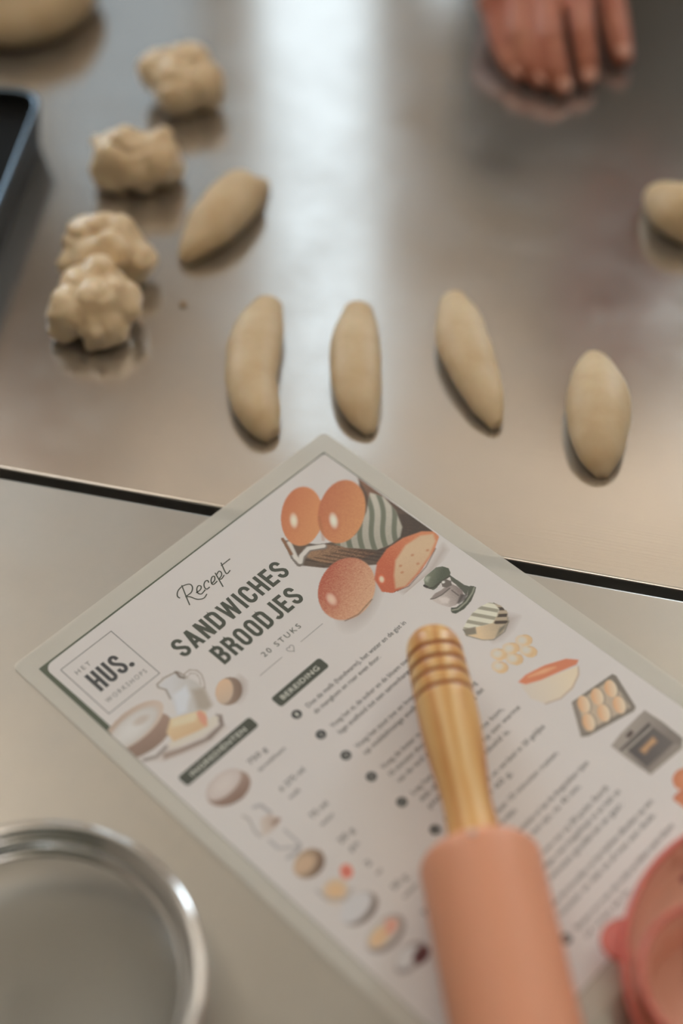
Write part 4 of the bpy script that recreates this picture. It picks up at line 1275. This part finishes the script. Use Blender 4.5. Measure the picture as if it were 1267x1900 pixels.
# grip tab on the left
bm = bmesh.new()
tabc = []
for i in range(17):
    t = math.radians(120 + 120 * i / 16)
    tabc.append((-0.0735 + 0.0125 * math.cos(math.radians(90 + 180 * i / 16)), 0.0195 + 0.0105 * math.sin(math.radians(90 + 180 * i / 16))))
A = [bm.verts.new((x, y, 0.010)) for x, y in tabc]; B = [bm.verts.new((x, y, 0.0125)) for x, y in tabc]
bm.faces.new(A); bm.faces.new(list(reversed(B))); bridge(bm, A, B)
bmesh.ops.recalc_face_normals(bm, faces=bm.faces)
from_bm('grip_tab', bm, PR, dish)
bm = bmesh.new()
mk = [(0.1529, 0.327, 0.004, 0.005)][0]
mkx, mky = mk[0] - 0.1955, mk[1] - 0.2650
pts = arc(mkx, mky, 0.0042, 0.0046, 0, 345, 23)
bm.faces.new([bm.verts.new((x, y - (0.006 if 250 < math.degrees(math.atan2(y - mky, x - mkx)) % 360 < 290 else 0), 0.0018)) for x, y in pts])
from_bm('printed_mark', bm, PM, dish)['label'] = 'dark purple printed mark'
cup = empty('measuring_cup', (0.1568, 0.2605, 0.0027))
tag(cup, 'small pink plastic measuring cup standing in the pink dish', 'measuring cup')
bm = lathe_bm([(0, 0), (0.0275, 0), (0.029, 0.002), (0.0335, 0.024), (0.0345, 0.0255), (0.0335, 0.0268), (0.0318, 0.0255), (0.0275, 0.0035), (0.0258, 0.002), (0, 0.002)], 96)
from_bm('cup_body', bm, PP, cup, True)
ring = [(0.0338 + 0.0014 * math.cos(math.radians(15 * i)), 0.0266 + 0.0014 * math.sin(math.radians(15 * i))) for i in range(25)]
from_bm('rim', lathe_bm(ring, 96), PR, cup, True)
bm = bmesh.new(); box_bm(bm, 0.0335, 0.09, -0.006, 0.006, 0.0225, 0.0255)
bmesh.ops.bevel(bm, geom=bm.edges[:], offset=0.001, segments=2, affect='EDGES')
from_bm('handle', bm, PP, cup)

# ------------------------------------------------------------------ the person pressing on the table
SKIN = mat('skin', rgb(206, 142, 112), 0.5)
b = bsdf(SKIN)
b.inputs['Subsurface Weight'].default_value = 0.25
b.inputs['Subsurface Radius'].default_value = (0.012, 0.004, 0.002)
vv = coords(SKIN)
L(SKIN, ramp(SKIN, noise_tex(SKIN, vv, 28, 4), [(0.3, rgb(172, 98, 76)), (0.6, rgb(190, 122, 96)), (0.8, rgb(202, 142, 114))]), b.inputs['Base Color'])
CLOTH = mat('dark brown shirt', rgb(70, 61, 54), 0.9)
APRON = mat('grey brown apron', rgb(104, 94, 84), 0.9)
TROU = mat('dark trousers', rgb(52, 50, 52), 0.9)
HAIR = mat('brown hair', rgb(70, 48, 34), 0.6)
person = empty('person', (0.36, 1.56, -0.9))
tag(person, 'person reaching in at the upper right, fingers pressed on the steel table', 'person')


def pl_(x, y, z):
    return (x - 0.36, y - 1.56, z + 0.9)


# fingers: base knuckle, middle joint, end joint, tip (world metres)
FING = {
    'little': ([(0.121, 1.0205, 0.03, 0.0004), (0.124, 0.9895, 0.019, 0.0004), (0.1293, 0.9705, 0.012, 0.0004), (0.1358, 0.9605, 0.0075, 0.0004)], (0.0100, 0.0088, 0.0078, 0.0067)),
    'ring': ([(0.1397, 1.0333, 0.034, 0.0004), (0.1387, 0.9819, 0.027, 0.0004), (0.1449, 0.9597, 0.016, 0.0004), (0.1507, 0.9514, 0.0082, 0.0004)], (0.0108, 0.0097, 0.0086, 0.0074)),
    'middle': ([(0.1625, 1.0366, 0.036, 0.0004), (0.159, 0.9737, 0.029, 0.0004), (0.1631, 0.9506, 0.017, 0.0004), (0.1666, 0.9424, 0.0084, 0.0004)], (0.0112, 0.0100, 0.0088, 0.0076)),
    'index': ([(0.1856, 1.0321, 0.035, 0.0004), (0.1838, 0.98, 0.028, 0.0004), (0.1858, 0.9623, 0.016, 0.0004), (0.1864, 0.9535, 0.0082, 0.0004)], (0.0110, 0.0099, 0.0088, 0.0075)),
    'thumb': ([(0.21, 1.0619, 0.026, 0.0004), (0.2121, 1.0225, 0.02, 0.0004), (0.2132, 0.9941, 0.014, 0.0004), (0.215, 0.9791, 0.009, 0.0004)], (0.0130, 0.0118, 0.0106, 0.0086)),
}
WRIST = (0.168, 1.165, 0.062); ELBOW = (0.205, 1.38, 0.17); SHOULD = (0.20, 1.50, 0.44)
bm = bmesh.new()
kn = []
for nm, (js, rs) in FING.items():
    J = [pl_(*j[:3]) for j in js]
    for k in range(3):
        add_capsule(bm, J[k], rs[k], J[k + 1], rs[k + 1], sub=2)
    if nm != 'thumb':
        kn.append((J[0], rs[0]))
        add_capsule(bm, J[0], 0.0125, pl_(WRIST[0] + (J[0][0] + 0.36 - 0.168) * 0.35, WRIST[1], WRIST[2]), 0.019, sub=2)
    else:
        add_capsule(bm, J[0], 0.0135, pl_(WRIST[0] + 0.012, WRIST[1] - 0.01, WRIST[2] - 0.006), 0.018, sub=2)
for (a_, ra), (b_, rb) in zip(kn, kn[1:]):
    add_capsule(bm, a_, ra * 0.9, b_, rb * 0.9, sub=2)
add_capsule(bm, pl_(0.168, 1.15, 0.058), 0.024, pl_(*WRIST), 0.025)
add_capsule(bm, pl_(*WRIST), 0.026, pl_(*ELBOW), 0.041)
add_capsule(bm, pl_(*ELBOW), 0.042, pl_(*SHOULD), 0.052)
# left arm hanging, hand at the table edge
LS, LE, LW = (0.525, 1.54, 0.44), (0.60, 1.50, 0.15), (0.56, 1.33, 0.03)
add_capsule(bm, pl_(*LS), 0.052, pl_(*LE), 0.042); add_capsule(bm, pl_(*LE), 0.041, pl_(*LW), 0.026)
for k, dx in enumerate((-0.03, -0.011, 0.008, 0.027)):
    add_capsule(bm, pl_(0.56 + dx * 0.5, 1.31, 0.03), 0.014, pl_(0.555 + dx, 1.25, 0.028), 0.011)
    add_capsule(bm, pl_(0.555 + dx, 1.25, 0.028), 0.0105, pl_(0.552 + dx * 1.15, 1.19 + 0.006 * abs(k - 1.5), 0.0105), 0.008)
add_capsule(bm, pl_(0.53, 1.31, 0.025), 0.013, pl_(0.505, 1.25, 0.0115), 0.0095)
# trunk, neck, head, legs
for (p0, r0, p1, r1) in (((0.30, 1.55, 0.10), 0.115, (0.30, 1.53, 0.36), 0.12), ((0.43, 1.56, 0.10), 0.115, (0.43, 1.54, 0.36), 0.12),
                         ((0.22, 1.52, 0.43), 0.06, (0.46, 1.54, 0.43), 0.06), ((0.365, 1.53, 0.44), 0.056, (0.36, 1.49, 0.58), 0.052),
                         ((0.305, 1.57, 0.02), 0.12, (0.425, 1.57, 0.02), 0.12),
                         ((0.295, 1.57, -0.02), 0.085, (0.285, 1.56, -0.42), 0.056), ((0.285, 1.56, -0.42), 0.054, (0.28, 1.58, -0.82), 0.036),
                         ((0.435, 1.57, -0.02), 0.085, (0.445, 1.56, -0.42), 0.056), ((0.445, 1.56, -0.42), 0.054, (0.45, 1.58, -0.82), 0.036),
                         ((0.28, 1.60, -0.862), 0.034, (0.27, 1.45, -0.874), 0.026), ((0.45, 1.60, -0.862), 0.034, (0.46, 1.45, -0.874), 0.026)):
    add_capsule(bm, pl_(*p0), r0, pl_(*p1), r1, sub=2)
add_ball(bm, pl_(0.358, 1.47, 0.665), 0.078, 0.92, 1.12, 1.34, 4)
add_ball(bm, pl_(0.357, 1.425, 0.605), 0.045, 1.0, 1.0, 0.9, 3)
add_capsule(bm, pl_(0.357, 1.386, 0.675), 0.008, pl_(0.357, 1.372, 0.642), 0.012, sub=2)
for s in (-1, 1):
    add_ball(bm, pl_(0.358 + s * 0.073, 1.485, 0.66), 0.02, 0.4, 0.8, 1.4, 2)
    add_ball(bm, pl_(0.358 + s * 0.03, 1.396, 0.672), 0.013, 1, 0.7, 0.8, 2)
add_ball(bm, pl_(0.357, 1.386, 0.612), 0.02, 1.1, 0.5, 0.45, 2)
me = remeshed('body', bm, 0.0025, 3, 0.5)
body = link('body', me, SKIN, person, True)
NAIL = mat('fingernail', rgb(228, 172, 152), 0.25)
for nm, (js, rs) in FING.items():
    p2, p3 = Vector(js[2][:3]), Vector(js[3][:3])
    dd = (p3 - p2).normalized(); side = dd.cross(Vector((0, 0, 1))).normalized(); nrm = side.cross(dd).normalized()
    bm = bmesh.new()
    M = Matrix((side, dd, nrm)).transposed().to_4x4()
    c = p3 - dd * 0.001 + nrm * (rs[3] * 0.72)
    bmesh.ops.create_icosphere(bm, subdivisions=3, radius=1, matrix=Matrix.Translation(pl_(*c)) @ M @ Matrix.Diagonal((0.0052, 0.0062, 0.0022, 1)))
    from_bm('fingernail', bm, NAIL, body, True)
# clothes
bm = bmesh.new()
add_capsule(bm, pl_(0.27, 1.55, 0.06), 0.125, pl_(0.27, 1.53, 0.36), 0.13); add_capsule(bm, pl_(0.43, 1.56, 0.06), 0.125, pl_(0.43, 1.54, 0.36), 0.13)
add_capsule(bm, pl_(0.21, 1.52, 0.43), 0.068, pl_(0.48, 1.54, 0.43), 0.068)
E2 = Vector(ELBOW).lerp(Vector(WRIST), 0.12)
add_capsule(bm, pl_(*SHOULD), 0.066, pl_(*ELBOW), 0.056); add_capsule(bm, pl_(*ELBOW), 0.056, pl_(*E2), 0.054)
add_capsule(bm, pl_(*LS), 0.066, pl_(*LE), 0.055)
link('shirt', remeshed('shirt', bm, 0.008, 4, 0.5, [(14, 0.008, 3)]), CLOTH, person, True)
bm = bmesh.new()
for s in (0.292, 0.438):
    add_capsule(bm, pl_(s, 1.57, 0.03), 0.124, pl_(s, 1.565, -0.42), 0.078); add_capsule(bm, pl_(s, 1.565, -0.42), 0.076, pl_(s, 1.58, -0.80), 0.058)
link('trousers', remeshed('trousers', bm, 0.009, 4), TROU, person, True)
bm = bmesh.new()
rows = []
for j in range(12):
    z = 0.36 - j * 0.075
    hw = 0.11 if z > 0.12 else 0.19
    row = []
    for i in range(13):
        t = (i / 12 - 0.5) * 2
        row.append(bm.verts.new(pl_(0.362 + hw * t, 1.385 - (0.0 if z > 0.0 else -0.02 * min(1, -z)) + 0.075 * t * t + 0.004 * math.sin(t * 9 + j), z)))
    rows.append(row)
for A, B in zip(rows, rows[1:]):
    for i in range(12):
        bm.faces.new((A[i], A[i + 1], B[i + 1], B[i]))
ap = bmesh.ops.solidify(bm, geom=bm.faces[:], thickness=0.002)
from_bm('apron', bm, APRON, person, True)
bm = bmesh.new()
add_ball(bm, pl_(0.358, 1.49, 0.69), 0.086, 0.96, 1.08, 1.22, 4); add_ball(bm, pl_(0.36, 1.57, 0.70), 0.04, 1, 1, 1, 3)
for v in bm.verts:
    p_ = v.co
    if p_.y < 1.44 - 1.56 and p_.z < 0.74 + 0.9: p_.y = max(p_.y, 1.44 - 1.56)
link('hair', remeshed('hair', bm, 0.006, 2, 0.5, [(40, 0.004, 1)]), HAIR, person, True)
SHOE = mat('black shoe', rgb(30, 28, 28), 0.5)
for s in (0.275, 0.455):
    bm = bmesh.new(); add_capsule(bm, pl_(s, 1.60, -0.86), 0.042, pl_(s, 1.43, -0.866), 0.037)
    for v in bm.verts: v.co.z = max(v.co.z, 0.001)
    link('shoe', remeshed('shoe', bm, 0.006, 3), SHOE, person, True)

# ------------------------------------------------------------------ the photographer behind the camera (mirrored in the steel)
GREEN = mat('dark green pullover', rgb(52, 62, 46), 0.9)
ph = empty('person', (0.02, -0.36, -0.9))
tag(ph, 'photographer in dark green pullover standing at the near table, holding the camera', 'person')


def pq(x, y, z):
    return (x - 0.02, y + 0.36, z + 0.9)


bm = bmesh.new()
for (p0, r0, p1, r1) in (((0.02, -0.27, 0.48), 0.055, (0.02, -0.24, 0.60), 0.052), ((-0.17, -0.34, 0.42), 0.05, (-0.20, -0.20, 0.30), 0.042),
                         ((0.21, -0.34, 0.42), 0.05, (0.24, -0.20, 0.30), 0.042), ((-0.20, -0.20, 0.30), 0.04, (-0.085, -0.11, 0.56), 0.027),
                         ((0.24, -0.20, 0.30), 0.04, (0.10, -0.11, 0.56), 0.027), ((-0.07, -0.34, 0.05), 0.12, (-0.06, -0.31, 0.36), 0.12),
                         ((0.11, -0.34, 0.05), 0.12, (0.10, -0.31, 0.36), 0.12), ((-0.16, -0.32, 0.42), 0.06, (0.20, -0.32, 0.42), 0.06),
                         ((-0.06, -0.36, 0.0), 0.10, (-0.08, -0.36, -0.42), 0.056), ((-0.08, -0.36, -0.42), 0.055, (-0.08, -0.37, -0.83), 0.038),
                         ((0.10, -0.36, 0.0), 0.10, (0.12, -0.36, -0.42), 0.056), ((0.12, -0.36, -0.42), 0.055, (0.12, -0.37, -0.83), 0.038),
                         ((-0.08, -0.39, -0.862), 0.032, (-0.09, -0.26, -0.872), 0.026), ((0.12, -0.39, -0.862), 0.032, (0.13, -0.26, -0.872), 0.026)):
    add_capsule(bm, pq(*p0), r0, pq(*p1), r1, sub=2)
add_ball(bm, pq(0.02, -0.235, 0.69), 0.08, 0.92, 1.08, 1.32, 3)
add_capsule(bm, pq(0.02, -0.155, 0.70), 0.009, pq(0.02, -0.146, 0.67), 0.012, sub=2)
for s in (-1, 1):
    add_ball(bm, pq(0.02 + s * 0.075, -0.235, 0.685), 0.02, 0.4, 0.8, 1.4, 2)
    for k in range(4):
        add_capsule(bm, pq(0.007 + s * 0.085, -0.10, 0.585 + 0.019 * k), 0.0095, pq(0.007 + s * 0.062, -0.062, 0.588 + 0.019 * k), 0.0085, sub=2)
    add_capsule(bm, pq(0.007 + s * 0.085, -0.11, 0.57), 0.024, pq(0.007 + s * 0.085, -0.105, 0.63), 0.024, sub=2)
    add_capsule(bm, pq(0.007 + s * 0.080, -0.12, 0.62), 0.011, pq(0.007 + s * 0.05, -0.135, 0.64), 0.009, sub=2)
link('body', remeshed('body', bm, 0.006, 3), SKIN, ph, True)
bm = bmesh.new()
for (p0, r0, p1, r1) in (((-0.17, -0.34, 0.42), 0.066, (-0.20, -0.20, 0.30), 0.056), ((0.21, -0.34, 0.42), 0.066, (0.24, -0.20, 0.30), 0.056),
                         ((-0.20, -0.20, 0.30), 0.056, (-0.10, -0.122, 0.53), 0.042), ((0.24, -0.20, 0.30), 0.056, (0.115, -0.122, 0.53), 0.042),
                         ((-0.07, -0.34, 0.02), 0.132, (-0.06, -0.31, 0.36), 0.132), ((0.11, -0.34, 0.02), 0.132, (0.10, -0.31, 0.36), 0.132),
                         ((-0.16, -0.32, 0.42), 0.07, (0.20, -0.32, 0.42), 0.07)):
    add_capsule(bm, pq(*p0), r0, pq(*p1), r1, sub=2)
link('pullover', remeshed('pullover', bm, 0.009, 4, 0.5, [(14, 0.008, 3)]), GREEN, ph, True)
bm = bmesh.new()
for s in (-0.07, 0.11):
    add_capsule(bm, pq(s, -0.36, 0.0), 0.118, pq(s, -0.36, -0.42), 0.075); add_capsule(bm, pq(s, -0.36, -0.42), 0.074, pq(s, -0.37, -0.81), 0.058)
link('trousers', remeshed('trousers', bm, 0.010, 4), TROU, ph, True)
bm = bmesh.new()
add_ball(bm, pq(0.02, -0.262, 0.715), 0.088, 0.96, 1.0, 1.2, 3); add_ball(bm, pq(0.02, -0.32, 0.62), 0.06, 1.1, 0.7, 1.5, 3)
link('hair', remeshed('hair', bm, 0.008, 2, 0.5, [(40, 0.004, 1)]), HAIR, ph, True)
for s in (-0.085, 0.125):
    bm = bmesh.new(); add_capsule(bm, pq(s, -0.39, -0.86), 0.042, pq(s, -0.24, -0.866), 0.037)
    for v in bm.verts: v.co.z = max(v.co.z, 0.001)
    link('shoe', remeshed('shoe', bm, 0.008, 3), SHOE, ph, True)
CAMB = mat('black camera', rgb(24, 24, 25), 0.5)
ck = empty('photo_camera', (0.007, -0.06, 0.58))
tag(ck, 'black photo camera held by the photographer', 'camera')
box('camera_body', -0.055, 0.055, -0.025, 0.012, 0.02, 0.105, CAMB, ck, 0.006, 2)
l_ = from_bm('lens', lathe_bm([(0, 0), (0.03, 0), (0.033, 0.012), (0.033, 0.04), (0.028, 0.042), (0.026, 0.034), (0, 0.032)], 32), CAMB, ck, True)
l_.location = (0, 0.012, 0.062); l_.rotation_euler = (-math.pi / 2 - 0.25, 0, 0)
